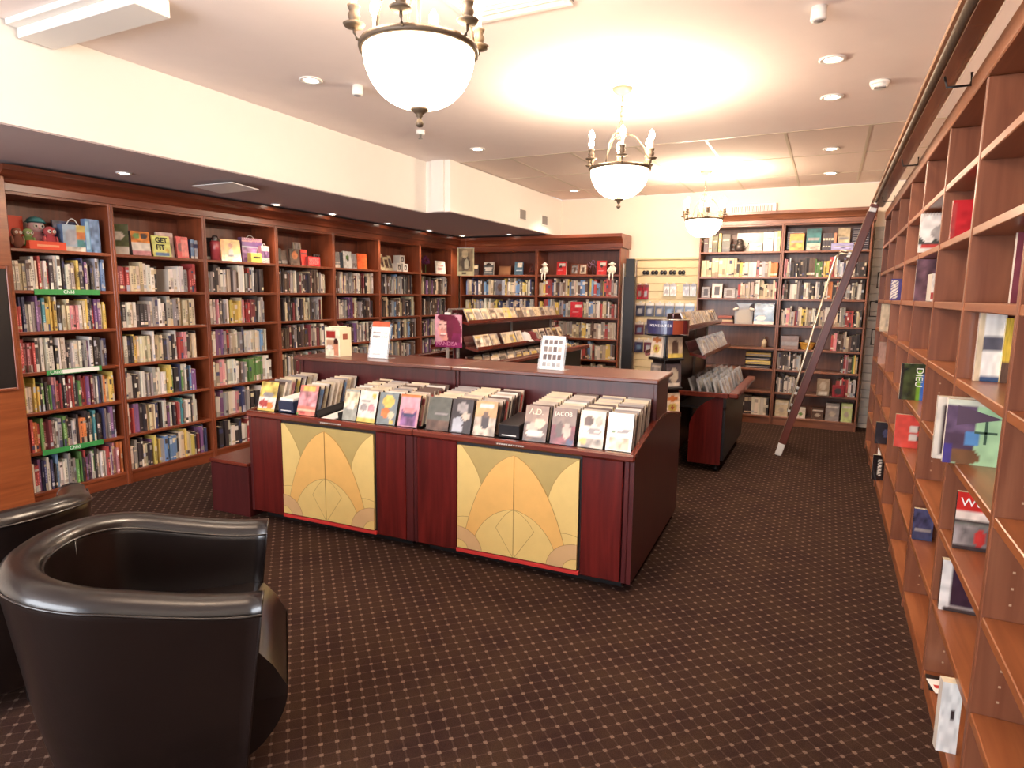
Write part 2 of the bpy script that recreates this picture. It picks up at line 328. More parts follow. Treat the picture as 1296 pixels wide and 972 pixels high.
MB().cbox(-.01, .03, 1.16, 7.1, .03, .045, .004).build('lip', mat('rail_tan', (176,128,92), .3), rl)  # light tan strip of the three-tone rail
for y in (3.0, 4.6, 6.2): MB().tube([(.03, y, -.035), (.04, y, -.075), (.115, y, -.075), (.115, y, -.03)], .005, 6).build('bracket', M_black, rl)
# ------------------------------------------------------------------ books
PAGE = lin((222,208,180))
def vary(c, rng, a=.18): k = 1+rng.uniform(-a, a); return tuple(min(1, x*k*(1+rng.uniform(-.06, .06))) for x in lin(c))
def book_into(mb, rng, t, d, h, key, M=None, detail=True):
    base = vary(PAL[key], rng); acc = vary(PAL[rng.choice('wwccklgnsd')], rng); acc2 = tuple(x*.55 for x in base)
    style = rng.randrange(5); cuts = {0: [0, 1], 1: [0, .1, .22, 1], 2: [0, .12, .45, .62, 1], 3: [0, .25, .8, .88, 1], 4: [0, .08, .14, .7, .9, 1]}[style]
    cc = {0: [base], 1: [base, acc, base], 2: [base, acc2, acc, base], 3: [acc2 if key in 'wcl' else acc, base, acc, base], 4: [base, acc, base, acc, base]}[style]
    for a, b, c in zip(cuts, cuts[1:], cc): mb.add([(0,0,a*h),(t,0,a*h),(t,0,b*h),(0,0,b*h)], [(0,1,2,3)], c, M)
    if detail and t > .012:      # title lettering strokes along the spine
        z = .28*h; e = t*.28; ink = tuple(x*.45 for x in base) if sum(base) > .7 else tuple(min(1, x*1.8+.14) for x in base)
        for _ in range(rng.randrange(3, 7)):
            l = rng.uniform(.03, .09)*h
            if z+l > .85*h: break
            mb.add([(e,-.0003,z),(t-e,-.0003,z),(t-e,-.0003,z+l),(e,-.0003,z+l)], [(0,1,2,3)], ink, M); z += l+.02*h
    if detail:
        q = min(.002, t*.15)
        mb.box(0, q, .0001, d, 0, h, base, M); mb.box(t-q, t, .0001, d, 0, h, base, M)
        mb.box(q, t-q, .0015, d-.003, .003, h-.004, PAGE, M); mb.add([(q,.0004,0),(t-q,.0004,0),(t-q,.0004,h),(q,.0004,h)], [(3,2,1,0)], base, M)
    else:
        v = [(0,0,0),(t,0,0),(t,d,0),(0,d,0),(0,0,h),(t,0,h),(t,d,h),(0,d,h)]
        mb.add(v, [(0,3,2,1),(4,5,6,7),(1,2,6,5),(2,3,7,6),(3,0,4,7)], [base, PAGE, base, base, base], M)
def row(rng, u0, u1, s, hmax):
    out = []; s = ''.join(ch*(2 if ch != '_' and rng.random() < .38 else 1) for ch in s)
    ws = [rng.uniform(.7, 1.35)*(2.0 if ch == '_' else 1) for ch in s]
    k = (u1-u0)/sum(ws)
    if k > .036: k = .036
    u = u0; prev = None; h = .2
    for ch, w in zip(s, ws):
        t = w*k
        if ch != '_':
            if ch != prev or rng.random() < .35: h = rng.uniform(.70, .99)*hmax
            out.append((u, t-.0012, rng.uniform(.125, .17), h, ch, rng.uniform(.012, .05)))
        prev = ch; u += t
    return out
LIMIT = 300; n_ind = 0; STUFF = MB()
ROWS = {  # bay, shelf from the bottom -> colours left to right
 (0,5): 'wwcgwcrwrkwgkwgyknvwkcsb', (0,4): 'rnwgvwtyyyywkccpppwccykrvwy', (0,3): 'rpprkwwwwwkwwwwkgwwwgvwckkgnn', (0,2): 'ywwyykGkGvprkmrkGmrvmgwnvgocyr',
 (0,1): 'rrorGmgwgyGkwgkokgtkkkngvk', (0,0): 'GwrvnwwnkbwwwwggGGkrvkvwGkwgwwrwvkcppo',
 (1,5): 'mrrccccwwwk__wwwgrr', (1,4): 'kwwkkgwgwkggccccw', (1,3): 'gwkycccckwccckgwkwrrpkck', (1,2): 'rwwwkkgwggggwwwwyGgknGwkbvv', (1,1): 'wrvkkycccnkwvwkwrptgwwkgw', (1,0): 'wgkckvywygbbbkcycykvmvnn',
 (2,5): 'gkkgwwlllkggdwwgkrwkkk', (2,4): 'wwwpgkgwyyyycprrmmmkwgw', (2,3): 'gwwvvvggrlllwgkwwwwbw', (2,2): 'pwlpwgwwddggGGGGGGww', (2,1): 'gwvggwwpnggwkkwgdgk', (2,0): 'kkwwkwrprrrpw'}
rng = random.Random(7)
def shelf_of(frame, u0, u1, z, s, hmax, lab):
    global n_ind
    for k, (u, t, d, h, ch, sb) in enumerate(row(rng, u0, u1, s, hmax)):
        lean = rng.uniform(-.06, .06) if rng.random() < .12 else 0
        M = frame @ T(u, sb+.004, z+.0006+(abs(math.sin(lean))*t if lean else 0))
        if lab and n_ind < LIMIT:
            mb = MB(); book_into(mb, rng, t, d, h, ch); o = mb.build('book', M_print, None, M); n_ind += 1
            size = 'thin' if t < .02 else ('thick' if t > .032 else 'upright')
            tag(o, '%s %s book, %s from left on %s' % (size, CNAME[ch], ORD[k+1], lab), 'book', 'books shelved spine out on the left wall')
        else: book_into(STUFF, rng, t, d, h, ch, M, False)
GEN = {3: 'ddkgwcldmkkwg', 4: 'gwdkcmgwwvk', 5: 'gkdwgcdbk', 6: 'gkwddcv'}
for b in range(7):
    u0, u1 = LEFT_Y[b]+.024, LEFT_Y[b+1]-.03
    for sh in range(5, -1, -1):
        s = ROWS.get((b, sh)) or ''.join(rng.choice(GEN[b]) for _ in range(25))
        lab = ('%s shelf down, %s' % (ORD[7-sh], BAYN[b])) if b < 2 else None
        e = u1 if (b, sh) != (1, 5) else u1-.02
        shelf_of(ML, u0, e - (rng.uniform(.02, .12) if b else rng.uniform(0, .06)), LZ[sh], s, .243, lab)
for i, pal in enumerate(('cwyglwdnbc', 'cwgyrllbwdg')):
    for sh in range(5, -1, -1):
        n = 30 if sh > 3 else 26
        shelf_of(MBK, BX[i]+.03+(.05 if i == 0 else 0), BX[i+1]-.05, LZ[sh], ''.join(rng.choice(pal) for _ in range(n)), .235, None)
FROWS = {(0,6): 'cccccccccckycwwswpwslo', (0,5): '__________rlllllwccllcp', (0,1): 'ggkgdglkgd', (0,0): '_______kkkwwwk', (1,6): 'plskkkkkkddGGkyyrrlwssnlwlkkk', (1,5): 'pkdkwwgkkwwkkwkkwokrktkgkwkwk',
         (1,4): 'lwpwslrvlcycllwkclw_dckwgrrkck', (1,3): '______________rpddldkk', (1,2): 'gkkkgwkkwgsl_____________kkrpdkGyc', (1,1): 'kgwgkwwgwgwk____________rwrrwkw', (1,0): ''}
for (i, sh), s in FROWS.items():
    if s: shelf_of(MF, FX[i]+.03, FX[i+1]-.035, FZ[sh], s, .225, None)
so = STUFF.build('shelved_books', M_print); so['kind'] = 'stuff'
tag(so, 'rows of mixed books filling the remaining bookcase shelves', 'books')
# ------------------------------------------------------------------ printed covers
def vn(x, y, sd=0):       # smooth value noise
    i, j = math.floor(x), math.floor(y); fx, fy = x-i, y-j; fx = fx*fx*(3-2*fx); fy = fy*fy*(3-2*fy)
    h = lambda a, b: math.modf(abs(math.sin(a*127.1+b*311.7+sd*74.7)*43758.5453))[0]
    return (h(i,j)*(1-fx)+h(i+1,j)*fx)*(1-fy)+(h(i,j+1)*(1-fx)+h(i+1,j+1)*fx)*fy
def art(bg, *ops):
    bg = lin(bg); O = [(o[0],)+tuple(o[1:5])+(lin(o[5]),) for o in ops]
    def f(u, v):
        c = bg; sd = bg[0]*9+bg[2]*23; g = .78+.44*vn(u*7, v*9, sd)
        for k, a, b, d, e, col in O:
            if k == 'r' and a <= u <= d and b <= v <= e: c = col
            elif k == 'e' and ((u-a)/d)**2+((v-b)/e)**2 <= 1: c = col
            elif k == 't' and a <= u <= d and b <= v <= e and (int(u*37)+int(v*23)) % 3: c = col     # small print
            elif k == 'n' and a <= u <= d and b <= v <= e:      # mottled picture
                r = 2.4*(vn(u*5+a*3, v*6+b*3, sd+1)-.5)+.8*(vn(u*12, v*14, sd+2)-.5); c = tuple(max(.01, x*(1+.55*r)) for x in col)
        return tuple(min(1, x*g) for x in c)
    return f
def slab(w, h, t, fn, side, nu=14, nv=18, back=None):
    mb = MB(); s = lin(side) if isinstance(side, (str, tuple)) else side
    mb.grid(lambda u, v: (u*w, 0, v*h), nu, nv, fn)
    v = [(0,0,0),(w,0,0),(w,t,0),(0,t,0),(0,0,h),(w,0,h),(w,t,h),(0,t,h)]
    mb.add(v, [(0,3,2,1),(4,5,6,7),(1,2,6,5),(2,3,7,6),(3,0,4,7)], [s, PAGE if back is None else s, s, s, s]); return mb
def faceout(frame, u, v, z, w, h, t, fn, label, side='w', lean=.12, rot=0, name='book', cat='book', m=None, group=None, res=(14, 18)):
    o = slab(w, h, t, fn, side, *res).build(name, m or M_gloss, None, frame @ T(u, v, z+.0006+t*abs(math.sin(lean))) @ RZ(rot) @ RX(-lean))
    return tag(o, label, cat, group)
def text(name, s, size, col, M, parent=None, m=None, align='LEFT', ex=.0004, off=0):
    c = bpy.data.curves.new(name, 'FONT'); c.body = s; c.size = size; c.extrude = ex; c.offset = off; c.align_x = align
    o = bpy.data.objects.new(name, c); COL.objects.link(o)
    me = bpy.data.meshes.new_from_object(o.evaluated_get(bpy.context.evaluated_depsgraph_get())); bpy.data.objects.remove(o)
    me.materials.clear(); me.materials.append(m or mat('ink_'+name, col, .6)); me.name = name
    return obj(name, me, parent, M)
UP = RX(R(90))       # text plane -> upright, reading along +x, facing -y
# green category strips on the leftmost bookcase
for sh, a, b, lab in ((5, .13, .56, 'green category strip on second shelf down of leftmost bookcase'), (3, .16, .53, 'green and white category strip on fourth shelf down of leftmost bookcase'), (1, .09, .5, 'green category strip on sixth shelf down of leftmost bookcase')):
    t = thing('shelf_strip', ML @ T(LEFT_Y[0]+a, -.006, LZ[sh]-.028), lab, 'sign', 'green shelf strips')
    MB().box(0, b-a, 0, .004, 0, .036).build('strip', mat('strip_green', (58,140,72), .45), t)
    if sh == 3: MB().box(.10, b-a-.02, -.001, -.0002, .004, .032).build('white_card', M_white, t)
    text('lettering', 'Child', .034, (240,244,236), T((b-a)*.42 if sh != 3 else .02, -.001, .008) @ UP, t)
# ------------------------------------------------------------------ central display counter: two joined modules
MC = T(-3.408, 2.894, 0) @ RZ(R(2.0))
UL, UJ, UR = .05, 1.33, 2.612
def clip(poly, x0=0, x1=1, y0=0, y1=1):
    for ax, lim, sg in ((0, x0, 1), (0, x1, -1), (1, y0, 1), (1, y1, -1)):
        out = []
        for i, p in enumerate(poly):
            q = poly[i-1]; a, b = sg*(q[ax]-lim), sg*(p[ax]-lim)
            if a*b < 0: s = a/(a-b); out.append(tuple(q[j]+(p[j]-q[j])*s for j in (0, 1)))
            if b >= 0: out.append(p)
        poly = out
        if not poly: break
    return poly
def bez(a, b, c, n=12): return [tuple((1-t)**2*a[i]+2*t*(1-t)*b[i]+t*t*c[i] for i in (0, 1)) for t in (k/n for k in range(n+1))]
I_yel, I_org, I_kha, I_pnk = mat('inlay_yellow', (220,188,116), .45, noise=.10, nscale=14), mat('inlay_orange', (224,174,98), .45, noise=.12, nscale=14), mat('inlay_khaki', (174,150,90), .45, noise=.12, nscale=14), mat('inlay_rose', (204,164,116), .45, noise=.10, nscale=14)
def art_panel(t, u0, u1, z0, z1):
    p = MB().box(u0, u1, -.012, .0, z0, z1).build('art_panel', I_kha, t)
    w, h = u1-u0, z1-z0; lv = [0]
    def piece(poly, m, lines=True):
        pl = clip(poly); lv[0] += 1; y = -.0125-.0007*lv[0]
        if len(pl) < 3: return
        pts = [(u0+a*w, z0+b*h) for a, b in pl]
        MB().prism([(a, b) for a, b in reversed(pts)], y, -.0122, 'y').build('inlay', m, p)
        e = MB(); n = len(pts)
        for i in range(n):
            if lines and not any(abs(pl[i][k]-l) < 1e-6 and abs(pl[(i+1) % n][k]-l) < 1e-6 for k in (0, 1) for l in (0, 1)):
                (a, b), (c, d) = pts[i], pts[(i+1) % n]; L = math.hypot(c-a, d-b) or 1; nx, nz = -(d-b)/L*.0012, (c-a)/L*.0012
                e.add([(a+nx, y-.0003, b+nz), (a-nx, y-.0003, b-nz), (c-nx, y-.0003, d-nz), (c+nx, y-.0003, d+nz)], [(0,1,2,3)])
        if e.f: e.build('inlay_line', M_gold, p)
    piece(bez((-.3,.2), (-.25,1.05), (.02,1.02))+bez((.02,1.02), (.2,.8), (.22,.58))+[(.1,.2)], I_yel)
    piece(bez((1.3,.2), (1.2,1.05), (1.0,1.0))+bez((1.0,1.0), (.80,.86), (.76,.58))+[(.9,.2)], I_yel)
    piece([(-.1,-.1), (-.1,.3)]+bez((.0,.3), (.3,.4), (.3,-.1)), I_yel); piece([(1.1,-.1), (1.1,.3)]+bez((1.,.3), (.7,.4), (.7,-.1)), I_yel)
    piece(bez((.06,.12), (.2,.86), (.485,.965))+bez((.485,.965), (.75,.86), (.92,.12)), I_org)
    piece(bez((.12,.0), (.2,.40), (.49,.46))+bez((.49,.46), (.78,.40), (.86,.0)), I_yel)
    piece([(.49,-.01)]+bez((.34,.26), (.42,.43), (.49,.455), 6)+bez((.49,.455), (.58,.43), (.66,.28), 6), I_yel)
    def ring(cx, r0, r1): return [(cx+r1*math.cos(a), r1*1.05*math.sin(a)-.02) for a in (math.pi*k/16 for k in range(17))]+[(cx+r0*math.cos(a), r0*1.05*math.sin(a)-.02) for a in (math.pi*k/16 for k in range(16, -1, -1))]
    piece(ring(0, 0.001, .22), I_pnk); piece(ring(0, .0005, .10), I_yel); piece(ring(1, 0.001, .24), I_pnk); piece(ring(1, .0005, .11), I_yel)
    y = -.0125-.0007*(lv[0]+1); MB().box(u0+.487*w, u0+.489*w, y, -.0122, z0, z0+.96*h).build('inlay_line', M_gold, p)
def counter(u0, u1, pa, pb, left, right, label):
    t = thing('display_counter', MC, label, 'counter', 'joined halves of the central display counter')
    MB().box(u0+.06, u1-.06, .07, 1.22, 0, .05).build('plinth', M_black, t)
    MB().box(u0+.02, u1-.02, .02, 1.27, .05, .60).build('carcass', M_black, t)
    prof = [(0,.052), (0,.715), (.06,.728), (.50,.800), (.79,.800), (1.23,.728), (1.29,.715), (1.29,.052)]
    for e, a in ((left, u0), (right, u1-.022)):
        if e: MB().prism([(p, q) for p, q in prof], a, a+.022, 'x').build('end_panel', M_cherryDk, t)
    if right:
        MB().cbox(u1-.05, u1-.023, -.004, .02, .052, .70, .004).build('corner_post', M_cherryDk, t)
    else: MB().cbox(u1-.053, u1-.001, -.004, .02, .052, .688, .004).build('corner_post', M_cherryDk, t)
    if not left: MB().cbox(u0+.001, u0+.022, -.004, .02, .052, .688, .004).build('corner_post', M_cherryDk, t)
    for e, a in ((left, u0-.003), (right, u1-.025)):
        if e: MB().prism([(-.004,.7155),(.06,.7285),(.50,.8005),(.79,.8005),(1.23,.7285),(1.294,.7155),(1.294,.726),(1.23,.738),(.79,.811),(.50,.811),(.06,.738),(-.004,.726)], a, a+.028, 'x').build('end_trim', M_cherryH, t)
    MB().cbox(u0+.024, pa-.012, -.006, .019, .055, .688, .004).build('front_panel', M_cherry, t)
    MB().cbox(pb+.012, u1-.055, -.006, .019, .055, .688, .004).build('front_panel', M_cherry, t)
    MB().box(pa-.011, pb+.011, .002, .019, .052, .688).build('panel_frame', M_black, t)
    art_panel(t, pa, pb, .083, .672)
    MB().cbox(pa-.010, pb+.010, -.014, .0015, .053, .075, .002).build('accent_strip', M_red, t)
    MB().cbox(u0-.004 if left else u0+.0006, u1+.004 if right else u1-.0006, -.022, .022, .690, .728, .009).build('front_rail', M_cherryH, t)
    MB().cbox(u0+.0006, u1-.0006, 1.268, 1.31, .690, .728, .009).build('rear_rail', M_cherryH, t)
    MB().box(u0+.023, u1-.023, 1.271, 1.289, .055, .688).build('rear_panel', M_cherryDk, t)
    for a, b, za, zb in ((.023, .50, .716, .752), (.79, 1.267, .752, .716)):
        MB().prism([(a, za-.02), (b, zb-.02), (b, zb), (a, za)], u0+.023, u1-.023, 'x').build('tray', M_black, t)
    MB().box(u0+.024, u1-.024, .501, .519, .60, 1.02).build('riser_panel', M_cherryDk, t); MB().box(u0+.024, u1-.024, .771, .789, .60, 1.02).build('riser_panel', M_cherryDk, t)
    for a in (u0+.002, u1-.024): MB().cbox(a if not (left and a < .3) else u0+.002, a+.022, .49, .80, .801, 1.02, .003).build('riser_post', M_cherryDk, t)
    MB().cbox(u0-.01 if left else u0+.0006, u1+.012 if right else u1-.0006, .435, .875, 1.02, 1.046, .006).build('riser_top', M_riser, t)
    return t
counter(UL, UJ, .345, 1.055, True, False, 'left half of cherry counter with orange petal inlay panel under DVDs')
counter(UJ, UR, 1.625, 2.332, False, True, 'right half of cherry counter with orange petal inlay panel and end panel')
# low block beside the counter's left end
t = thing('low_bench', MC @ T(-.30, -.02, 0), 'low dark cherry step box beside left end of the counter', 'bench')
MB().cbox(0, .345, 0, .55, .0, .345, .004).build('body', M_cherryDk, t); MB().cbox(-.006, .345, -.008, .56, .346, .37, .005).build('top', M_cherryH, t)
# ------------------------------------------------------------------ DVDs on the counter
r2 = random.Random(21); SC = 'dkgdlkbmg'
def tray_z(v): return .716+(v-.023)/.477*.036
COLS = [ # u, width, rows, row step, colours of the cases behind, art of the front case, words
 (.085, .150, 8, .050, 'wcwpy', art('w', ('n',0,.45,1,1,'y'), ('e',.3,.25,.25,.14,'r'), ('e',.7,.2,.2,.12,'o'), ('r',0,0,1,.08,'y'), ('e',.5,.55,.3,.1,'g')), 'white and yellow comic'),
 (.415, .150, 9, .046, 'cbcwl', art((214,120,104), ('n',0,.3,1,.8,'p'), ('r',.15,.8,.85,.95,'y'), ('e',.3,.12,.2,.1,'r'), ('r',0,.15,1,.22,'c'), ('r',0,0,.1,.1,'G')), 'red and yellow comic'),
 (.775, .106, 9, .043, 'cycly', art((150,150,140), ('n',0,.4,1,.9,'c'), ('e',.5,.5,.3,.16,'w')), 'grey comic cover'),
 (.885, .136, 8, .046, 'cwlyt', art('w', ('e',.3,.45,.2,.12,'g'), ('e',.7,.45,.2,.12,'p'), ('r',0,0,1,.16,'y'), ('e',.8,.85,.13,.09,'y'), ('r',.1,.62,.6,.68,'g')), 'white family comedy cover'),
 (1.035, .136, 8, .046, 'kGlky', art((120,128,130), ('e',.5,.72,.32,.2,'y'), ('e',.4,.36,.22,.16,'o'), ('e',.72,.3,.16,.14,'c'), ('e',.8,.08,.12,.07,'y')), 'colourful cartoon cover'),
 (1.185, .138, 8, .046, 'rmgrd', art((206,150,160), ('n',.1,.05,.9,.5,'v'), ('r',0,.9,1,1,'o'), ('e',.5,.38,.35,.08,'n'), ('e',.5,.5,.3,.1,'p')), 'pink sunset cover'),
 (1.385, .150, 8, .046, 'kgklo', art((92,92,84), ('r',.2,.62,.9,.66,'l'), ('r',.3,.5,.9,.53,'g'), ('n',0,0,1,.3,'d')), 'dark plain grey-green cover'),
 (1.535, .136, 9, .042, 'gkkdg', art((58,50,50), ('e',.5,.75,.28,.16,'g'), ('e',.35,.3,.25,.16,'s'), ('e',.7,.5,.2,.12,'l'), ('r',.1,.05,.6,.2,'s')), 'dark cover with silvery portraits'),
 (1.69, .136, 9, .042, 'kdkrk', art((190,150,104), ('n',0,0,1,.5,'l'), ('e',.5,.42,.2,.22,'k'), ('e',.5,.62,.12,.1,'d'), ('r',.2,.82,.8,.92,'w')), 'golden desert cover with dark figure'),
 (1.99, .136, 10, .041, 'dlkmd', art((150,124,108), ('n',0,0,1,.55,'d'), ('e',.35,.38,.26,.14,'l'), ('e',.65,.52,.22,.14,'c'), ('e',.5,.22,.4,.1,'w')), 'brown epic cover lettered A.D.'),
 (2.145, .136, 10, .041, 'ldkgd', art((132,110,98), ('n',0,.0,1,.5,'m'), ('e',.35,.40,.16,.22,'d'), ('e',.65,.38,.16,.22,'l'), ('e',.82,.08,.13,.09,'n')), 'sepia couple cover lettered JACOB'),
 (2.30, .138, 10, .041, 'lodky', art((226,214,196), ('e',.35,.72,.2,.15,'d'), ('e',.75,.72,.16,.14,'l'), ('n',0,0,1,.25,'l'), ('e',.2,.16,.14,.09,'y'), ('t',.3,.35,.9,.5,'g')), 'cream cover with two dark-haired faces'),
 (2.448, .136, 10, .041, 'wwkww', art((240,236,226), ('n',.1,.05,.9,.35,'c'), ('e',.25,.5,.1,.05,'G'), ('t',.4,.5,.95,.6,'g')), 'bright white cover with green mark')]
def dvd_case(w, h, t, fn, side): return slab(w, h, t, fn, side, 14, 18, back=1)
for ci, (u, w, n, dv, back, fn, what) in enumerate(COLS):
    for k in range(n):
        v = .045+k*dv; hh = .19 if k else .192; lean = R(19) if k else R(17)
        M = MC @ T(u+r2.uniform(-.004, .004), v, tray_z(v)+.007) @ RX(-lean)
        key = back[k % len(back)] if k else None
        if k == 0: o = dvd_case(w-.004, hh, .016, fn, 'k').build('dvd_case', M_gloss, None, M); lab = 'front DVD case, %s, %s column from counter left' % (what, ORD[ci+1])
        else:
            c = PAL[key]; f2 = art(tuple(int(x*.9) for x in c), ('r', 0, .86, 1, 1, r2.choice('wlclcdg')), ('n', .1, .1, .9, .6, r2.choice('lcdgm')))
            mb = slab(w-.004, hh, .015, f2, r2.choice(['k', 'w', 'l']), 3, 12, back=1); o = mb.build('dvd_case', M_gloss, None, M)
            lab = '%s DVD case, %s behind the front one, %s column from counter left' % (CNAME[key], ORD[k], ORD[ci+1])
        tag(o, lab, 'DVD case', 'DVD cases on the counter')
        if ci == 9 and k == 0: text('title', 'A.D.', .045, (226,206,180), T(.02, -.0006, .145) @ UP, o)
        if ci == 10 and k == 0: text('title', 'JACOB', .032, (236,226,210), T(.012, -.0006, .15) @ UP, o)
for u, lab, c in ((.265, 'low dark blue box between the comic columns on counter', (40,48,72)), (1.845, 'black boxed set lying between DVD columns on counter', (30,26,28))):
    t = thing('boxed_set', MC @ T(u, .05, .726) @ RX(R(4)), lab, 'box', 'dark boxes on the counter')
    m = mat('box_card', c, .35, coat=.3)
    MB().cbox(0, .125, 0, .28, 0, .075, .003).build('box', m, t); MB().box(.02, .105, -.0006, .0, .012, .018).build('print', M_white, t)
    if u < 1: MB().cbox(.008, .12, .01, .26, .0755, .092, .003).build('lid', M_white, t)
t = thing('shelf_divider', MC @ T(.60, .03, .719) @ RX(R(4.3)), 'white channel strip between comic and DVD columns on counter', 'divider')
MB().box(.03, .13, 0, .42, 0, .006).build('strip', M_white, t); MB().box(0, .012, 0, .44, 0, .05).build('rail', M_black, t); MB().box(.165, .177, 0, .44, 0, .05).build('rail', M_black, t)
for u, nm in ((.66, 'first'), (1.86, 'second')):
    mb = slab(.17, .010, .001, art((60,24,18), ('t', .02, .2, .98, .9, 'w')), (60,24,18), 60, 2); o = mb.build('price_strip', M_print, None, MC @ T(u, -.0236, .703))
    tag(o, 'thin strip of small white print on counter front rail, %s from left' % nm, 'sign', 'small print strips on the rail')
# things on the riser top
ZT = 1.0465
t = thing('picture_box', MC @ T(.205, .58, ZT) @ RZ(R(-8)), 'cream carton with red picture standing on counter riser', 'box')
slab(.15, .205, .11, art((236,222,190), ('r',.1,.62,.72,.88,(150,44,38)), ('r',.1,.25,.6,.55,(190,150,120)), ('e',.75,.5,.14,.14,(60,30,24)), ('r',.62,.02,.9,.42,(196,130,100)), ('e',.3,.3,.2,.08,'w')), (232,218,186), 16, 20, back=1).build('carton', M_gloss, t)
MB().box(.1502, .1508, .03, .075, .12, .16).build('label', mat('carton_label', (150,80,60), .5), t); MB().cbox(.02, .13, .02, .09, .2052, .211, .002).build('lid_flap', mat('flap', (232,218,186), .5), t)
def stand(M, w, h, fn, label, name='leaflet_stand', lean=R(12)):
    t = thing(name, M, label, 'sign', 'signs in clear stands on the counter'); K = T(0, 0, .004) @ RX(-lean)
    slab(w, h, .002, fn, 'w', 24, 30, back=1).build('leaflet', M_print, t, K)
    MB().box(-.012, w+.012, .0025, .0045, -.002, h*.92).build('clear_back', M_clear, t, K); MB().box(-.012, w+.012, -.0035, -.0015, -.002, h*.3).build('clear_front', M_clear, t, K)
    MB().box(-.012, w+.012, 0, .09, 0, .003).build('clear_base', M_clear, t); return t
stand(MC @ T(.575, .60, ZT), .145, .255, art((244,240,234), ('r',0,.86,1,1,(204,84,50)), ('t',.08,.64,.95,.70,'g'), ('t',.08,.54,.95,.6,'g'), ('e',.4,.3,.28,.13,(214,216,222)), ('e',.42,.3,.24,.1,(244,240,234)), ('r',.2,.1,.6,.13,'g')), 'white leaflet with orange heading in clear stand on counter riser')
ops = [('r', .12+.21*i, .08+.22*j, .27+.21*i, .23+.22*j, [(120,110,108),(150,140,136),(96,84,84),(176,160,150)][(i*3+j*2+i*j) % 4]) for i in range(4) for j in range(4)]
stand(MC @ T(1.865, .58, ZT) @ RZ(R(-6)), .155, .205, art((244,242,238), *ops), 'white card with sixteen small photos in clear stand on counter riser', 'photo_card_stand')
# ------------------------------------------------------------------ chandeliers
def chandelier(x, y, label):
    t = thing('chandelier', T(x, y, CEIL), label, 'chandelier', 'row of bronze chandeliers')
    MB().lathe([(0,-.045),(.02,-.043),(.045,-.03),(.062,-.012),(.066,0),(0,0)], 24).build('canopy', M_brass, t)
    ch = MB()
    for k in range(6):
        z = -.062-k*.030; pts = []
        for a in range(12):
            q = 2*math.pi*a/12; d = .009*math.cos(q); e = .021*math.sin(q); pts.append((d, 0, z+e) if k % 2 else (0, d, z+e))
        ch.tube(pts, .0028, 6, closed=True)
    ch.tube([(.006, .004, -.04), (-.006, .006, -.12), (.005, -.004, -.24)], .002, 5); ch.build('chain', M_brass, t)
    MB().lathe([(0,-.30),(.03,-.30),(.032,-.285),(.027,-.25),(.03,-.235),(.012,-.228),(0,-.226)], 20).build('hub', M_brass, t)
    MB().tube([(0,0,-.30),(0,0,-.49)], .006, 8).build('stem', M_brass, t)
    RZt = -.49
    MB().lathe([(.180,RZt-.010),(.196,RZt-.010),(.199,RZt),(.196,RZt+.010),(.180,RZt+.010),(.180,RZt-.010)], 48).build('ring', M_brass, t)
    pr = [(.186*math.sin(a)**.85, RZt-.185*math.cos(a)) for a in (math.pi/2*k/12 for k in range(13))]
    MB().lathe(pr, 40).build('bowl', M_bowl, t)
    MB().lathe([(0,-.735),(.010,-.732),(.014,-.722),(.008,-.712),(.006,-.704),(.011,-.700),(.011,-.694),(.018,-.688),(.030,-.680),(.030,-.674),(0,-.668)], 18).build('finial', M_brass, t)
    for k in range(3):
        a = R(20+120*k); P = [(.028, -.27), (.09, -.29), (.15, -.36), (.178, -.44), (.186, RZt)]
        MB().tube([(r*math.cos(a), r*math.sin(a), z) for r, z in P], .005, 7).build('stay', M_brass, t)
    for k in range(6):
        a = R(50+60*k); c = (math.cos(a), math.sin(a)); L = RZ(a)
        ar = MB().tube([(.192,0,RZt), (.205,0,RZt+.005), (.212,0,RZt+.02), (.212,0,RZt+.034)], .005, 7).build('candle_arm', M_brass, t, L)
        K = T(.212, 0, 0)
        MB().lathe([(0,RZt+.034),(.030,RZt+.038),(.036,RZt+.046),(.030,RZt+.047),(.012,RZt+.05),(.016,RZt+.058),(.020,RZt+.072),(.014,RZt+.084),(.019,RZt+.094),(.021,RZt+.102),(0,RZt+.102)], 16).build('candle_cup', M_brass, ar, K)
        MB().lathe([(.0095,RZt+.102),(.0095,RZt+.152),(0,RZt+.152)], 10).build('candle_sleeve', M_cream_sleeve, ar, K)
        MB().lathe([(0,RZt+.152),(.009,RZt+.153),(.018,RZt+.174),(.016,RZt+.194),(.007,RZt+.210),(0,RZt+.218)], 12).build('bulb', M_bulb, ar, K)
        lamp('bulb_light', 'POINT', (.235, 0, RZt+.20), P_BULB, (1, .81, .62), t, shadow_soft_size=.02).matrix_local = L @ T(.235, 0, RZt+.235)
chandelier(-1.285, 1.87, 'large near bronze chandelier cut by top edge of the picture')
chandelier(-1.262, 4.07, 'middle bronze chandelier with lit bowl hanging on a chain')
chandelier(-1.245, 7.02, 'farthest bronze chandelier hanging before the far bookcases')
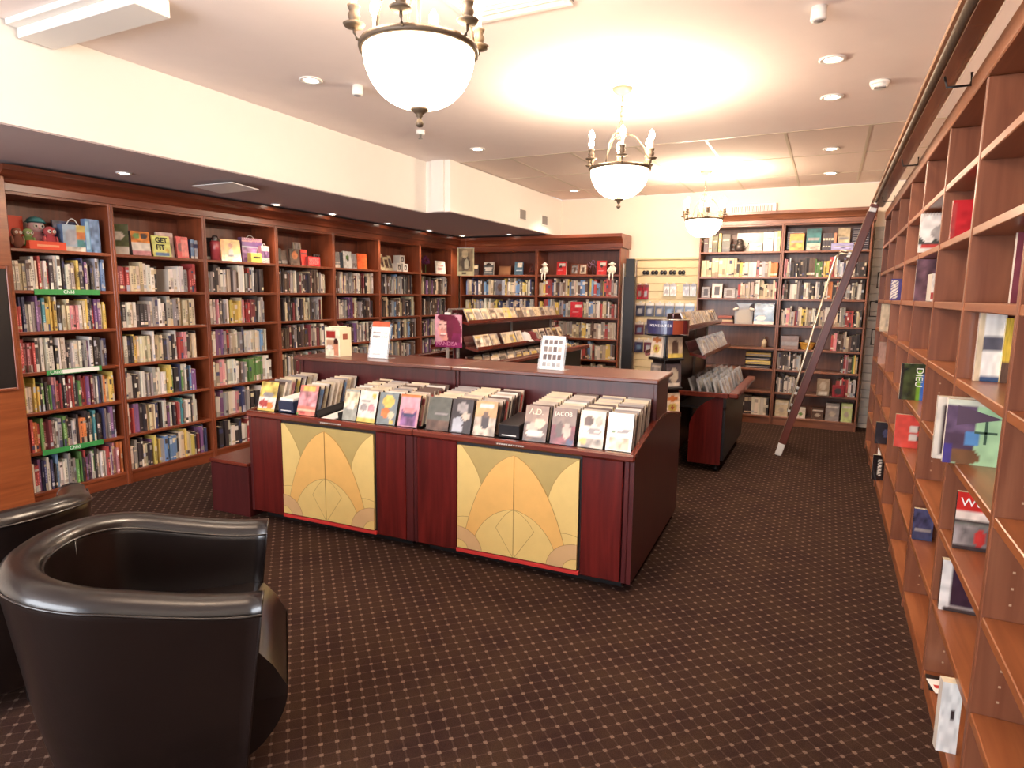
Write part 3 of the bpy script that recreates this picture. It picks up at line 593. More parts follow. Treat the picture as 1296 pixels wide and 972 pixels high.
# ------------------------------------------------------------------ recessed lights and ceiling fittings
def downlight(x, y, z, label, power, tilt=0, gimbal=True, grp='recessed downlights'):
    q = 1.4 if z > SOF+.1 else 1.0
    t = thing('downlight', T(x, y, z) @ Matrix.Diagonal((q, q, 1, 1)), label, 'light', grp)
    MB().lathe([(.030,-.0005),(.048,-.0005),(.050,-.006),(.044,-.010),(.032,-.008),(.030,-.0005)], 24).build('trim_ring', M_white, t)
    MB().lathe([(0,-.0045),(.03,-.0045),(.03,-.002),(0,-.002)], 20).build('lens', M_lens, t)
    s = lamp('downlight_beam', 'SPOT', (0, 0, -.02), power, (1, .85, .68), t, spot_size=R(95), spot_blend=.7, shadow_soft_size=.03); s.rotation_euler = (R(tilt), 0, 0)
for i, (x, y) in enumerate(((-.08, 4.05), (-.08, 4.78), (-.08, 6.38), (-.08, 7.60))): downlight(x, y, CEIL, 'round ceiling downlight on the ladder side, %s nearest' % ORD[i+1], P_DOWN)
for i, (x, y) in enumerate(((-2.95, 3.13), (-2.93, 5.17), (-2.945, 7.65))): downlight(x, y, CEIL, 'round ceiling downlight beside the bulkhead, %s nearest' % ORD[i+1], P_DOWN)
for i, (x, y) in enumerate(((-4.40, 2.85), (-4.62, 4.41), (-4.62, 5.15), (-4.62, 6.07), (-4.62, 6.92), (-4.60, 7.70), (-3.89, 7.72))): downlight(x, y, SOF-.006, 'small soffit downlight above wall bookcases, %s from left' % ORD[i+1], P_SOFFIT, grp='soffit downlights')
t = thing('smoke_detector', T(.177, 4.57, CEIL), 'round white smoke detector on ceiling near the rail', 'detector')
MB().lathe([(0,-.001),(.055,-.001),(.056,-.012),(.052,-.02),(.046,-.021),(.046,-.027),(.043,-.038),(.03,-.044),(0,-.045)], 28).build('body', M_white, t); MB().box(-.03, .03, -.045, -.02, -.046, -.041).build('vent_slot', M_grey, t)
for x, y, lab in ((-.136, 3.33, 'white cylindrical ceiling sensor at top edge, right of centre'), (-2.76, 3.335, 'white cylindrical ceiling sensor left of near chandelier')):
    t = thing('ceiling_sensor', T(x, y, CEIL), lab, 'sensor', 'white ceiling sensors')
    MB().lathe([(0,-.001),(.032,-.001),(.034,-.055),(.030,-.060),(0,-.060)], 22).build('body', M_white, t); MB().lathe([(0,-.066),(.02,-.063),(.024,-.0605),(0,-.0604)], 16).build('lens', M_grey, t)
t = thing('sprinkler', T(-3.03, 4.42, CEIL), 'white ceiling sprinkler head below the near chandelier', 'sprinkler')
MB().lathe([(0,-.001),(.036,-.001),(.036,-.03),(.028,-.034),(0,-.034)], 20).build('rose', M_white, t)
MB().lathe([(0,-.034),(.01,-.034),(.008,-.06),(.018,-.064),(.018,-.068),(0,-.068)], 14).build('head', M_metal, t)
t = thing('air_diffuser', T(-1.62, 2.36, CEIL), 'square white louvred ceiling air diffuser at top edge', 'vent')
g = MB(); w = .46
MB().box(0, w+.05, 0, w, -.004, -.0005).build('backing', M_grey, t)
for a, b, c, d in ((0, w+.05, 0, .03), (0, w+.05, w-.03, w), (0, .03, .03, w-.03), (w+.02, w+.05, .03, w-.03)): g.cbox(a, b, c, d, -.018, -.0045, .003)
g.build('frame', M_white, t)
for k in range(10): MB().prism([(.04+k*.04, -.006), (.065+k*.04, -.017), (.068+k*.04, -.015), (.043+k*.04, -.0045)], .031, w+.019, 'x').build('louvre', M_white, t)
t = thing('ceiling_panel', T(-3.66, 1.885, CEIL), 'flat white dropped ceiling panel beside the bulkhead at top left', 'panel')
MB().cbox(0, .9, 0, .17, -.075, -.001, .003).build('slab', M_beam, t)
MB().cbox(.0, .9, -.05, -.001, -.03, -.001, .003).build('edge', M_beam, t)
t = thing('soffit_deflector', T(-4.30, 3.30, SOF-.006), 'pale angled air deflector plate under the soffit', 'vent')
MB().box(0, .42, 0, .24, -.03, -.024, M=RX(R(-4))).build('plate', M_white, t); MB().box(.15, .27, .08, .16, -.028, -.0005).build('bracket', M_grey, t)
for i, y in enumerate((7.02, 7.68)):
    t = thing('wall_vent', T(-3.40, y, 2.40), 'small square grille in bulkhead, %s one' % ['nearer', 'farther'][i], 'vent', 'bulkhead grilles')
    MB().box(.0005, .006, 0, .17, 0, .11).build('plate', M_grey, t); g = MB()
    for a, b, c, d in ((-.012, .182, -.012, 0), (-.012, .182, .11, .122), (-.012, 0, 0, .11), (.17, .182, 0, .11)): g.box(.0005, .010, a, b, c, d)
    g.build('frame', M_beam, t)
    for k in range(6): MB().box(.006, .011, .002, .168, .008+k*.017, .014+k*.017).build('slat', M_grey, t)
t = thing('wall_grille', T(-1.24, 8.355, 2.485), 'long white air grille on wall above far bookcase', 'vent')
MB().cbox(0, .60, -.04, 0, 0, .13, .006).build('casing', M_white, t)
for k in range(22): MB().box(.10+k*.021, .112+k*.021, -.046, -.041, .03, .10).build('louvre', M_grey, t)
# ------------------------------------------------------------------ leather tub chairs
def tub_chair(M, label):
    t = thing('tub_chair', M, label, 'armchair', 'dark leather tub chairs')
    hw, fx, n = .305, .335, 44; path = []                     # centre line of the wrap-around shell, seen from above; faces +x
    for k in range(11): path.append((fx-(fx+.05)*k/10, -hw, 0, -1))
    for k in range(1, 23): a = -math.pi/2-math.pi*k/23; path.append((-.05+.255*math.cos(a), hw*math.sin(a), math.cos(a), math.sin(a)))
    for k in range(11): path.append((-.05+(fx+.05)*k/10, hw, 0, 1))
    def rim(x): s = min(1, max(0, (fx-x)/.62)); return .655+.095*(s*s*(3-2*s))
    sec = lambda h: [(.012,.085),(.030,.10),(.046,.30),(.052,h-.055),(.056,h-.028),(.048,h-.008),(.030,h+.004),(0,h+.008),(-.030,h+.002),(-.046,h-.014),(-.050,h-.05),(-.046,.50),(-.044,.36),(-.044,.20)]
    v = []; f = []
    for x, y, nx, ny in path:
        taper = lambda z: 1-.24*max(0, (.66-z))/.66
        for o, z in sec(rim(x)): q = taper(z); v.append(((x+nx*o)*q, (y+ny*o)*q, z))
    m = len(sec(.7)); k = len(path)
    for i in range(k-1):
        for j in range(m-1): f.append((i*m+j, i*m+j+1, (i+1)*m+j+1, (i+1)*m+j))
    MB().add(v, f+[tuple(range(m)), tuple(range(k*m-1, (k-1)*m-1, -1))], smooth=True).build('shell', M_leather, t)
    for o, dz, nm in ((.0565, -.030, 'outer_piping'), (-.049, -.030, 'inner_piping')):
        MB().tube([(x+nx*o, y+ny*o, rim(x)+dz) for x, y, nx, ny in path], .0042, 6).build(nm, M_leather, t)
    for s in (-1, 1):
        MB().tube([((fx+.001)*(1-.24*max(0, .66-z)/.66), s*(hw+o)*(1-.24*max(0, .66-z)/.66), z) for o, z in [(.05*.9, .12), (.052, .4), (.054, rim(fx)-.03), (.03, rim(fx)), (0, rim(fx)+.006), (-.03, rim(fx)), (-.047, rim(fx)-.03), (-.045, .42)]], .004, 6).build('front_piping', M_leather, t)
        a = math.pi+s*.55; MB().tube([(-.05+.205*math.cos(a), .257*math.sin(a), z) for z in (.46, .6, rim(-.05+.25*math.cos(a))-.03)], .003, 5).build('back_seam', M_leather, t)
    # seat cushion with rounded front, and front apron
    P = []; nx_, ny_ = 18, 16
    def cush(u, w):
        x = -.27+u*.66; y = (w-.5)*.50; ed = min(1, (1-u)/.14); s = math.sin(math.pi/2*max(0, ed))
        half = .262*.92 if x > -.06 else max(.02, .24*math.sqrt(max(.01, 1-((x+.06)/.24)**2)))
        return (x, (w-.5)*2*half, .33+.125*s+.02*math.sin(math.pi*w)*s)
    tp = lambda z: 1-.24*max(0, (.66-z))/.66
    c = MB(); c.grid(cush, nx_, ny_, smooth=True)
    for sd in (0, 1): c.grid(lambda u, w: (cush(u, sd)[0], cush(u, sd)[1], .30+(cush(u, sd)[2]-.30)*w), nx_, 3, smooth=True)
    c.build('seat_cushion', M_leather, t)
    ap = MB(); ap.grid(lambda u, w: (.27+.122*math.sin(math.pi/2*w**.8), (u-.5)*2*(.205+.036*w), .10+w*.232), 12, 12, smooth=True)
    for sd in (-1, 1): cv = [(.27+.122*math.sin(math.pi/2*w**.8), sd*(.205+.036*w), .10+w*.232) for w in (k/12 for k in range(13))]; ap.add(cv+[(.2, sd*.241, .332), (.2, sd*.205, .10)], [tuple(range(15))])
    for z0, z1 in ((.10, .23), (.23, .36)):
        q0, q1 = tp(z0), tp(z1); ap.add([(-.2*q0,-.264*q0,z0),(.33*q0,-.264*q0,z0),(.33*q0,.264*q0,z0),(-.2*q0,.264*q0,z0),(-.2*q1,-.264*q1,z1),(.33*q1,-.264*q1,z1),(.33*q1,.264*q1,z1),(-.2*q1,.264*q1,z1)], [(0,3,2,1),(4,5,6,7),(0,1,5,4),(1,2,6,5),(2,3,7,6),(3,0,4,7)])
    ap.build('front_apron', M_leather, t)
    for x, y in ((.20, -.19), (.20, .19), (-.17, -.13), (-.17, .13)): MB().lathe([(0,0),(.022,0),(.028,.09),(0,.09)], 14, M=T(x, y, 0)).build('foot', M_foot, t)
    return t
tub_chair(T(-1.815, 1.165, 0) @ RZ(R(46)), 'dark brown leather tub chair in foreground left, open towards the counter')
tub_chair(T(-2.74, 1.12, 0) @ RZ(R(153)), 'dark leather tub chair cut by left edge, behind the foreground chair')
# ------------------------------------------------------------------ library ladder
A, B = Vector((-.335, 6.46, .0)), Vector((.30, 6.46, 2.33)); D = (B-A); L = D.length; ang = math.atan2(D.x, D.z)
t = thing('ladder', T(*A) @ RY(ang), 'dark wooden rolling library ladder leaning against the cubby shelves', 'ladder')
for y, s in ((0, 1), (.40, 1)):
    MB().cbox(-.034, .034, y-.014, y+.014, .12, L-.02, .005).build('stile', M_ladder, t)
    MB().cbox(-.030, .030, y-.017, y+.017, .0, .119, .005).build('foot_cap', M_white, t)
    MB().tube([(0, y, L-.05), (0, y, L+.03), (.03, y, L+.05)], .012, 8).build('hook', M_metal, t); MB().cbox(-.03, .03, y-.018, y+.018, L-.09, L-.05, .004).build('clamp', M_metal, t)
    MB().box(-.0355, -.0345, y-.012, y+.012, .14, L-.1).build('lit_edge', mat('ladder_lit_edge', (206,186,160), .25, metal=.4), t)  # pale strip paints a lit front edge onto each stile
for y in (0, .40):
    MB().tube([(-.036, y, .42), (-.06, y, .45), (-.145, y, 1.90), (-.12, y, 1.96), (-.036, y, 1.97)], .0085, 8).build('handrail', mat('handrail_metal', (214,200,178), .25, metal=.6), t)
    for z in (.44, .62, 1.95): MB().cbox(-.062, -.034, y-.01, y+.01, z-.012, z+.012, .003).build('rail_clip', M_metal, t)
for k in range(8): MB().cbox(-.03, .03, .015, .385, .32+k*.27, .345+k*.27, .004, M=T(0,0,0)).build('tread', M_ladder, t)
# ------------------------------------------------------------------ CD racks behind the counter
CDP = 'cwlclgwckdy'
def cd_art(rng):
    a, b, c = (rng.choice(CDP) for _ in range(3)); return art(tuple(min(255, x+10) for x in PAL[a]), ('n', .08, .08, .92, .7, b), ('r', .1, .78, .8, .9, c), ('e', rng.uniform(.3, .7), .4, .25, .25, rng.choice('lcdg'))), a
def cd(M, rng, label, group, bagged=False):
    fn, key = cd_art(rng); t = slab(.142, .125, .0105, fn, 'g', 6, 6, back=1).mesh('cd_case', M_gloss)
    o = obj('cd_case', t, None, M); tag(o, label, 'CD case', group)
    if bagged: MB().box(-.003, .145, -.003, .0135, .0, .148).build('bag', M_bag, o)
    return o
def rack(M, length, tiers, zbin, label, group, endmat):
    # local: x runs along the rack, -y is the side that faces the aisle
    t = thing('cd_rack', M, label, 'display rack', group)
    MB().cbox(0, length, -.012, .012, .12, tiers[-1][1]+.03, .003).build('spine_board', M_cherryDk, t)
    for y0, z, x0, x1 in tiers:
        for s in (1, -1):
            MB().prism([(s*(-y0), z-.018), (s*(-y0-.13), z-.045), (s*(-y0-.14), z-.03), (s*(-y0-.14), z+.002), (s*(-y0-.132), z+.002), (s*(-y0-.13), z-.022), (s*(-y0), z)], x0, x1, 'x').build('tier_shelf', M_cherryH, t)
            MB().prism([(s*(-y0), z-.018), (s*(-y0-.012), z-.018), (s*(-y0*.6-.006), z+.09), (s*(-y0*.6-.018), z+.09)], x0+.01, x1-.01, 'x').build('tier_back', M_cherryDk, t)
    for x in (.02, length*.5, length-.05): MB().cbox(x, x+.03, -.03, .03, .1, tiers[-1][1]+.06, .004).build('post', M_grey, t)
    for s in (1, -1):
        MB().box(.03, length-.03, min(s*-.02, s*-.42), max(s*-.02, s*-.42), zbin-.16, zbin-.14).build('bin_floor', M_black, t)
        MB().cbox(-.01, length+.01, *sorted((s*-.44, s*-.52)), zbin-.05, zbin-.008, .008).build('bin_rail', M_cherryH, t)
        MB().cbox(-.03, .012, *sorted((s*-.02, s*-.44)), zbin-.05, zbin-.008, .004).build('bin_end', M_cherryH, t)
        MB().box(.03, length-.03, *sorted((s*-.40, s*-.42)), .10, zbin-.05).build('side_panel', endmat if s < 0 else M_black, t)
    for x in (.0, length-.025):
        for s in (1, -1):
            pts = [(s*-.13, .07), (s*-.40, .07), (s*-.40, zbin-.052), (s*-.345, zbin-.052)]+[(s*p, q) for p, q in bez((-.345, zbin-.052), (-.19, zbin-.10), (-.13, zbin-.29), 10)[1:]]
            MB().prism(pts, x, x+.025, 'x').build('end_panel', M_cherry, t)
    for x in (.08, length-.1):
        for y in (-.36, .36): MB().lathe([(0,0),(.022,0),(.024,.02),(.02,.045),(.008,.05),(.008,.07),(0,.07)], 12, M=T(x, y, 0)).build('castor', M_black, t)
    return t
rr = random.Random(5); GA = 'CD cases in the rack behind the counter'; GB = 'wrapped CD cases in the rack near the ladder'
RAx, RAy, RAl = -3.06, 4.98, 2.25; RBx, RBy, RBl = -1.14, 5.52, 1.36
MA = T(RAx, RAy, 0) @ RZ(R(90)); MBr = T(RBx, RBy, 0) @ RZ(R(90))
rack(MA, RAl, [(.12, 1.02, 0, RAl), (.02, 1.26, 0, RAl)], .92, 'long dark CD rack running away from behind the counter', 'CD racks', M_cherryDk)
rack(MBr, RBl, [(.12, 1.03, -.1, RBl), (.02, 1.27, -.36, RBl)], .705, 'red-ended CD rack with a curved end panel on the ladder side', 'CD racks', M_cherryDk)
def tier_cds(Mr, y0, z, xs, lab, grp, bag=False, deep=1, side=1, lean=R(24)):
    for i, x in enumerate(xs):
        for d in range(deep):
            K = Mr @ T(x, -y0-.115+.022*d, z-.012) @ RZ(rr.uniform(-.05, .05)) @ RX(-lean-rr.uniform(-.03, .03)) if side > 0 else Mr @ T(x+.142, y0+.115, z-.012) @ RZ(math.pi) @ RX(-lean)
            cd(K, rr, '%s, %s from near end%s' % (lab, ORD[i+1], ', behind' if d else ''), grp, bag)
tier_cds(MA, .02, 1.26, [.03+.150*k for k in range(14)], 'CD case on top tier of rack behind counter', GA)
tier_cds(MA, .12, 1.02, [.03+.150*k for k in (0,1,2,3.6,4.6,5.6,8.6,9.6,11,12,13)], 'CD case on second tier of rack behind counter', GA)
tier_cds(MA, .02, 1.26, [.03, .18, .33], 'CD case on left-hand top tier of rack behind counter', GA, side=-1)
def bin_cds(Mr, zb, length, rows, n, lab, grp, bag, sx=.0):
    for j, y in enumerate(rows):
        for i in range(n):
            x = .05+sx+i*(length-.24-sx)/(n-1)
            cd(Mr @ T(x, y, zb-.115) @ RZ(R(rr.uniform(-5, 5))) @ RX(-R(16+rr.uniform(-5, 5))), rr, '%s, row %s, %s from near end' % (lab, ['one', 'two', 'three', 'four', 'five'][j], ORD[i+1]), grp, bag)
bin_cds(MA, .92, RAl, (-.40, -.31, -.22, -.13), 13, 'CD in bin of rack behind counter', GA, False)
tier_cds(MBr, .02, 1.27, [-.34+.150*k for k in range(11)], 'CD case on top tier of curved-end rack', GB)
tier_cds(MBr, .12, 1.03, [-.08+.150*k for k in range(9)], 'wrapped CD case on second tier of curved-end rack', GB, True)
bin_cds(MBr, .775, RBl, (-.41, -.345, -.28, -.215, -.15), 8, 'wrapped CD in bin of curved-end rack', GB, True)
# caps and bags lying among the CDs
for i, (x, c, lab) in enumerate(((1.085, (206,204,204), 'pale grey peaked cap lying on CD rack behind counter'), (1.24, (110,40,44), 'maroon peaked cap lying on CD rack behind counter'))):
    t = thing('cap', MA @ T(x, -.205, 1.021) @ Matrix.Scale(.8, 4), lab, 'cap', 'caps on the CD rack'); m = mat('cap_cloth', c, .9)
    MB().lathe([(.085,0),(.086,.03),(.07,.075),(.04,.10),(0,.108)], 20).build('crown', m, t); MB().lathe([(0,.115),(.008,.112),(.009,.107),(0,.106)], 10).build('button', m, t)
    MB().grid(lambda u, v: ((u-.5)*.15, -.07-.075*v*math.sin(math.pi*(.15+.7*u)), .012-.02*v), 10, 4, smooth=True).build('peak', m, t)
# poster of a long-haired woman on a post at the rack's near end
t = thing('portrait_poster', T(-3.215, 4.90, .62), 'magenta poster of a smiling long-haired woman above counter', 'poster')
slab(.285, .295, .004, art((222,160,176), ('e',.62,.45,.36,.55,(120,30,62)), ('r',.3,.0,.95,.42,(132,34,84)), ('e',.36,.56,.25,.36,(232,160,150)), ('e',.55,.62,.12,.42,(112,30,58)), ('e',.40,.92,.3,.12,(104,26,50)), ('e',.28,.66,.13,.14,(246,196,184)), ('e',.30,.40,.11,.035,(250,232,226)), ('e',.30,.36,.11,.02,(176,70,90)), ('r',0,0,1,.16,(146,40,104)), ('e',.2,.70,.045,.015,(84,30,44)), ('e',.40,.70,.05,.015,(84,30,44)), ('e',.27,.55,.03,.05,(214,130,122))), (180,60,100), 36, 36, back=1).build('print', M_gloss, t, T(0, 0, .395))
text('lettering', 'MANDISA', .052, (214,130,170), T(.012, -.001, .41) @ UP, t)
MB().cbox(.11, .14, .005, .02, 0, .42, .003).build('post', M_grey, t); MB().box(.10, .15, .0045, .03, .688, .71).build('clip', M_white, t); MB().box(.06, .20, .005, .07, -.62, .0).build('foot', M_black, t)
# floor spinner with a header
sp = thing('spinner_display', T(-1.10, 4.93, 0), 'dark cardboard DVD tower with printed header behind counter', 'display stand')
MB().cbox(-.085, .085, -.085, .085, 0, .10, .005, M=RZ(R(50))).build('base', M_black, sp); MB().cbox(-.075, .075, -.075, .075, .10, 1.20, .004, M=RZ(R(50))).build('column', M_black, sp)
hd = MB(); hn = 20
for k in range(hn):
    a0, a1 = R(205+150*k/hn), R(205+150*(k+1)/hn); r0 = .165
    c = lin((44,46,86)) if k < 12 else (lin((128,58,40)) if k < 16 else lin((84,30,34)))
    hd.add([(r0*math.cos(a0), r0*math.sin(a0), 1.215), (r0*math.cos(a1), r0*math.sin(a1), 1.215), (r0*math.cos(a1), r0*math.sin(a1), 1.318), (r0*math.cos(a0), r0*math.sin(a0), 1.318)], [(0,1,2,3)], c)
hd.lathe([(0,1.20),(.16,1.20),(.16,1.212),(0,1.212)], 20, lin((24,20,24))); hd.lathe([(0,1.316),(.162,1.316),(.162,1.322),(0,1.322)], 20, lin((40,30,30)))
hdo = hd.build('header', M_gloss, sp)
cs = 'NOUVEAUTÉS'
for k, chh in enumerate(cs):
    a = R(236+6.2*k); text('letter', chh, .025, (232,232,240), RZ(a+R(90)) @ T(-.008, -.1665, 1.272) @ UP, hdo, align='CENTER')
PK = [(art((236,214,190), ('e',.5,.35,.3,.2,'y'), ('e',.5,.75,.35,.12,'o'), ('r',0,0,1,.1,'w'), ('e',.5,.35,.12,.08,'r')), 'w'), (art((120,112,108), ('e',.5,.5,.3,.35,'g'), ('r',.1,.8,.9,.9,'l')), 'k'), (art((196,170,140), ('e',.5,.45,.25,.32,'d'), ('r',0,0,1,.15,'y')), 'k'), (art((90,80,84), ('e',.5,.5,.3,.3,'l'), ('r',.1,.05,.9,.15,'w')), 'k')]
k = 0
for side, angs in enumerate((-40, 50)):
    for lvl, z in enumerate((1.035, .81, .585)):
        fn, sd = PK[(side*2+lvl) % 4] if (side, lvl) != (0, 0) else PK[0]
        K = T(-1.10, 4.93, 0) @ RZ(R(angs)) @ T(-.068, -.105, z) @ RX(-R(4))
        o = slab(.136, .178, .02, fn, sd, 12, 14, back=1).build('dvd_case', M_gloss, None, K)
        tag(o, 'DVD on %s face of the dark tower, %s from the top' % (['left', 'right'][side], ORD[lvl+1]), 'DVD case', 'DVD cases in the tower')
        MB().cbox(-.08, .08, -.115, -.076, z-.022, z-.004, .003, M=RZ(R(angs))).build('pocket', M_black, sp)
# ------------------------------------------------------------------ slatwall bay on the back wall
sw = struct(plate('wall_slat_bay', -2.30, -1.50, 8.335, 8.3595, .35, 1.97, M_slat))
for k in range(16): MB().cbox(-2.295, -1.505, 8.318, 8.3345, .36+k*.1, .36+k*.1+.092, .004).build('slat', M_slat, sw)
g = MB(); g.cbox(-2.33, -1.47, 8.30, 8.334, 1.965, 1.99, .004); g.cbox(-1.50, -1.475, 8.30, 8.334, .35, 1.965, .004); g.build('frame', M_slat, sw)
t = thing('tall_display_panel', T(-2.27, 7.96, 0), 'tall narrow black panel standing beside the cream slats', 'panel')
MB().cbox(-.06, .05, -.05, .0, 0, 1.96, .004).build('board', M_black, t); MB().cbox(-.075, .065, -.058, .0, 0, 1.74, .004).build('lower_board', M_black, t)
MB().cbox(-.095, -.0755, -.06, .02, 0, 1.9, .004).build('edge', M_grey, t)
ph = random.Random(3)
def pack(x, z, w, h, c, label, grp, c2='w'):
    t = thing('hanging_pack', T(x, 8.31, z), label, 'package', grp)
    slab(w, h, .016, art(c, ('r', 0, .8, 1, 1, c2), ('n', .1, .1, .9, .7, c), ('e', .5, .4, .3, .2, ph.choice('gslb'))), c, 6, 8, back=1).build('card', M_gloss, t, T(0, -.02, 0))
    MB().tube([(w/2, .005, h+.012), (w/2, -.03, h+.012)], .003, 6).build('hook', M_metal, t); MB().box(w/2-.012, w/2+.012, -.012, -.008, h-.002, h+.02).build('hang_tab', M_white, t)
for i in range(6): pack(-2.285+i*.128, 1.235, .115, .175, (64,68,92), 'dark blue hanging pack on cream slats, upper row, %s from left' % ORD[i+1], 'dark packs on the slats')
for i in range(6): pack(-2.285+i*.128, .99, .115, .165, (70,64,84) if i % 2 else (90,50,64), 'dark hanging pack on cream slats, middle row, %s from left' % ORD[i+1], 'dark packs on the slats')
for i in range(6): pack(-2.285+i*.128, .76, .115, .165, (96,40,60) if i % 2 else (60,60,90), 'dark hanging pack on cream slats, lower row, %s from left' % ORD[i+1], 'dark packs on the slats')
for i in range(2): pack(-2.28+i*.08, 1.455, .074, .19, (152,40,52), 'red hanging pack on cream slats, %s from left' % ORD[i+1], 'red packs on the slats', 'm')
for i in range(2): pack(-1.93+i*.085, 1.50, .078, .15, (214,210,200), 'white hanging pack on middle of cream slats, %s from left' % ORD[i+1], 'white packs on the slats', 'g')
for i in range(2): pack(-1.68+i*.085, 1.50, .078, .15, (176,166,156), 'greyish hanging pack at right of cream slats, %s from left' % ORD[i+1], 'grey packs on the slats', 'd')
for i in range(5):
    t = thing('sunglasses', T(-2.17+i*.115, 8.30, 1.80), 'small dark glasses hung along top of cream slats, %s from left' % ORD[i+1], 'glasses', 'glasses on the slats')
    for s in (-1, 1): MB().ball((s*.023, -.005, .0), (.024, .008, .028), 12, 8).build('lens', M_black, t)
    MB().tube([(-.01, 0, .01), (0, -.004, .016), (.01, 0, .01)], .004, 6).build('bridge', M_grey, t); MB().tube([(0, .012, .04), (0, -.015, .035), (0, -.008, .015)], .003, 6).build('hook', M_metal, t)
# ------------------------------------------------------------------ things on the top shelves of the left wall
ZL = LZ[6]; LY = LEFT_Y; GT = 'face-out books on the top shelves'
def L_(u, v=.06, z=ZL): return ML @ T(u, v, z+.0006)
def plush_owl(M, cb, cc, s, label):
    t = thing('plush_owl', M @ Matrix.Scale(s, 4), label, 'plush toy', 'plush owls')
    MB().ball((0,0,.07), (.055,.045,.07), 16, 10, lin(cb)).build('body', M_fabric, t); MB().ball((0,0,.165), (.052,.042,.048), 16, 10, lin(cc)).build('head', M_fabric, t)
    for q in (-1, 1):
        e = MB().ball((q*.020,-.038,.165), (.017,.008,.017), 12, 8, lin('w')).build('eye', M_fabric, t); MB().ball((q*.020,-.045,.165), (.007,.004,.008), 10, 6, lin('k')).build('pupil', M_fabric, e)
        MB().ball((q*.052,0,.08), (.014,.03,.045), 10, 8, lin(cc)).build('wing', M_fabric, t)
    MB().add([(-.007,-.045,.155),(.007,-.045,.155),(0,-.056,.148),(0,-.045,.140)], [(0,2,1),(0,3,2),(1,2,3)], lin('o')).build('beak', M_fabric, t)
def toy_box(M, w, d, h, hb, c, label):
    t = thing('toy_display_box', M, label, 'box', 'orange toy boxes'); m = mat('orange_card', c, .5)
    MB().box(0, w, 0, d, 0, .003).build('floor', m, t); MB().box(0, w, 0, .003, .003, h).build('front', m, t); MB().box(0, w, d-.003, d, .003, hb).build('back', m, t)
    for x in (0, w-.003): MB().box(x, x+.003, .0031, d-.0031, .003, h).build('side', m, t)
    MB().box(w*.2, w*.8, -.0006, 0, h*.35, h*.6).build('print', mat('pale_orange', (232,150,110), .5), t)
toy_box(L_(LY[0]+.04, .14), .17, .08, .1, .225, (214,72,40), 'orange toy box with raised back on leftmost top shelf')
toy_box(L_(LY[0]+.14, .02), .23, .11, .055, .06, (222,76,44), 'low orange toy tray at front of leftmost top shelf')
plush_owl(L_(LY[0]+.265, .17), 'p', (232,196,198), .98, 'tall pink plush owl with white face on leftmost top shelf')
plush_owl(L_(LY[0]+.085, .05), (120,72,56), (150,100,80), .62, 'small brown plush owl at left end of leftmost top shelf')
plush_owl(L_(LY[0]+.165, .075, ZL+.004), (110,130,70), (150,170,110), .62, 'small green plush owl in the orange toy tray')
plush_owl(L_(LY[0]+.30, .075, ZL+.004), (170,60,66), (180,80,80), .74, 'small red plush owl in the orange toy tray')
t = thing('teal_cap', L_(LY[0]+.265, .17, ZL+.188), 'small teal cap on the tall pink owl', 'hat'); MB().lathe([(.055,0),(.05,.018),(.03,.034),(0,.04)], 16, lin('t')).build('crown', M_fabric, t); MB().lathe([(.054,-.004),(.06,-.002),(.06,.004),(.054,.004)], 16, lin((40,100,104))).build('band', M_fabric, t)
t = thing('gift_bag', L_(LY[0]+.37, .05), 'grey-blue picture gift bag with looped handle on leftmost top shelf', 'bag')
slab(.17, .185, .06, art((150,168,186), ('e',.35,.55,.25,.3,'s'), ('r',.55,.5,1,1,'o'), ('e',.7,.3,.2,.2,'t'), ('n',0,0,1,.2,'w'), ('r',.55,.75,1,1,'y')), 'b', 14, 14, back=1).build('bag', M_gloss, t)
MB().tube([(.04+.09*k/8, .03, .18+.05*math.sin(math.pi*k/8)) for k in range(9)], .003, 6).build('handle', M_white, t)
faceout(ML, LY[0]+.52, .04, ZL, .10, .235, .05, art((96,140,180), ('r',0,.1,.25,.9,(150,190,214)), ('n',.3,0,1,1,'b')), 'blue boxed picture book at right end of leftmost top shelf', 'b', .02, 0, group=GT)
faceout(ML, LY[0]+.40, .21, ZL, .16, .22, .02, art((70,120,170), ('n',0,.4,1,1,'n')), 'blue picture book behind gift bag on leftmost top shelf', 'n', .06, 0, group=GT)
b = LY[1]
faceout(ML, b+.05, .15, ZL, .14, .235, .02, art((88,92,56), ('e',.5,.62,.3,.14,'w'), ('r',0,0,1,.25,'w')), 'olive and white book leaning steeply on second top shelf', 'w', .2, -.62, group=GT)
faceout(ML, b+.145, .20, ZL, .07, .185, .03, art((40,30,28), ('r',.2,.6,.8,.7,'d')), 'dark brown book behind the picture books on second top shelf', 'k', .04, group=GT)
faceout(ML, b+.18, .05, ZL, .15, .185, .025, art((214,190,120), ('n',0,.55,1,1,(200,120,50)), ('r',0,.2,1,.5,'w'), ('r',0,0,1,.2,'p'), ('e',.3,.8,.2,.12,'G'), ('e',.7,.8,.2,.12,'k')), 'colourful cookery book standing face out on second top shelf', 'k', .1, group=GT)
o = faceout(ML, b+.34, .03, ZL, .15, .165, .012, art((214,214,130), ('r',.1,.05,.9,.22,'b'), ('e',.8,.3,.1,.1,'y')), 'pale yellow-green book lettered GET FIT on second top shelf', 'y', .14, group=GT)
text('title', 'GET\nFIT', .056, (28,28,24), T(.026, -.0006, .112) @ UP, o, off=.0022)
faceout(ML, b+.42, .10, ZL, .15, .20, .015, art((224,196,188), ('r',.1,.75,.8,.85,'p'), ('n',.2,.1,.9,.6,'l')), 'pale pink book behind the GET FIT book on second top shelf', 'w', .08, group=GT)
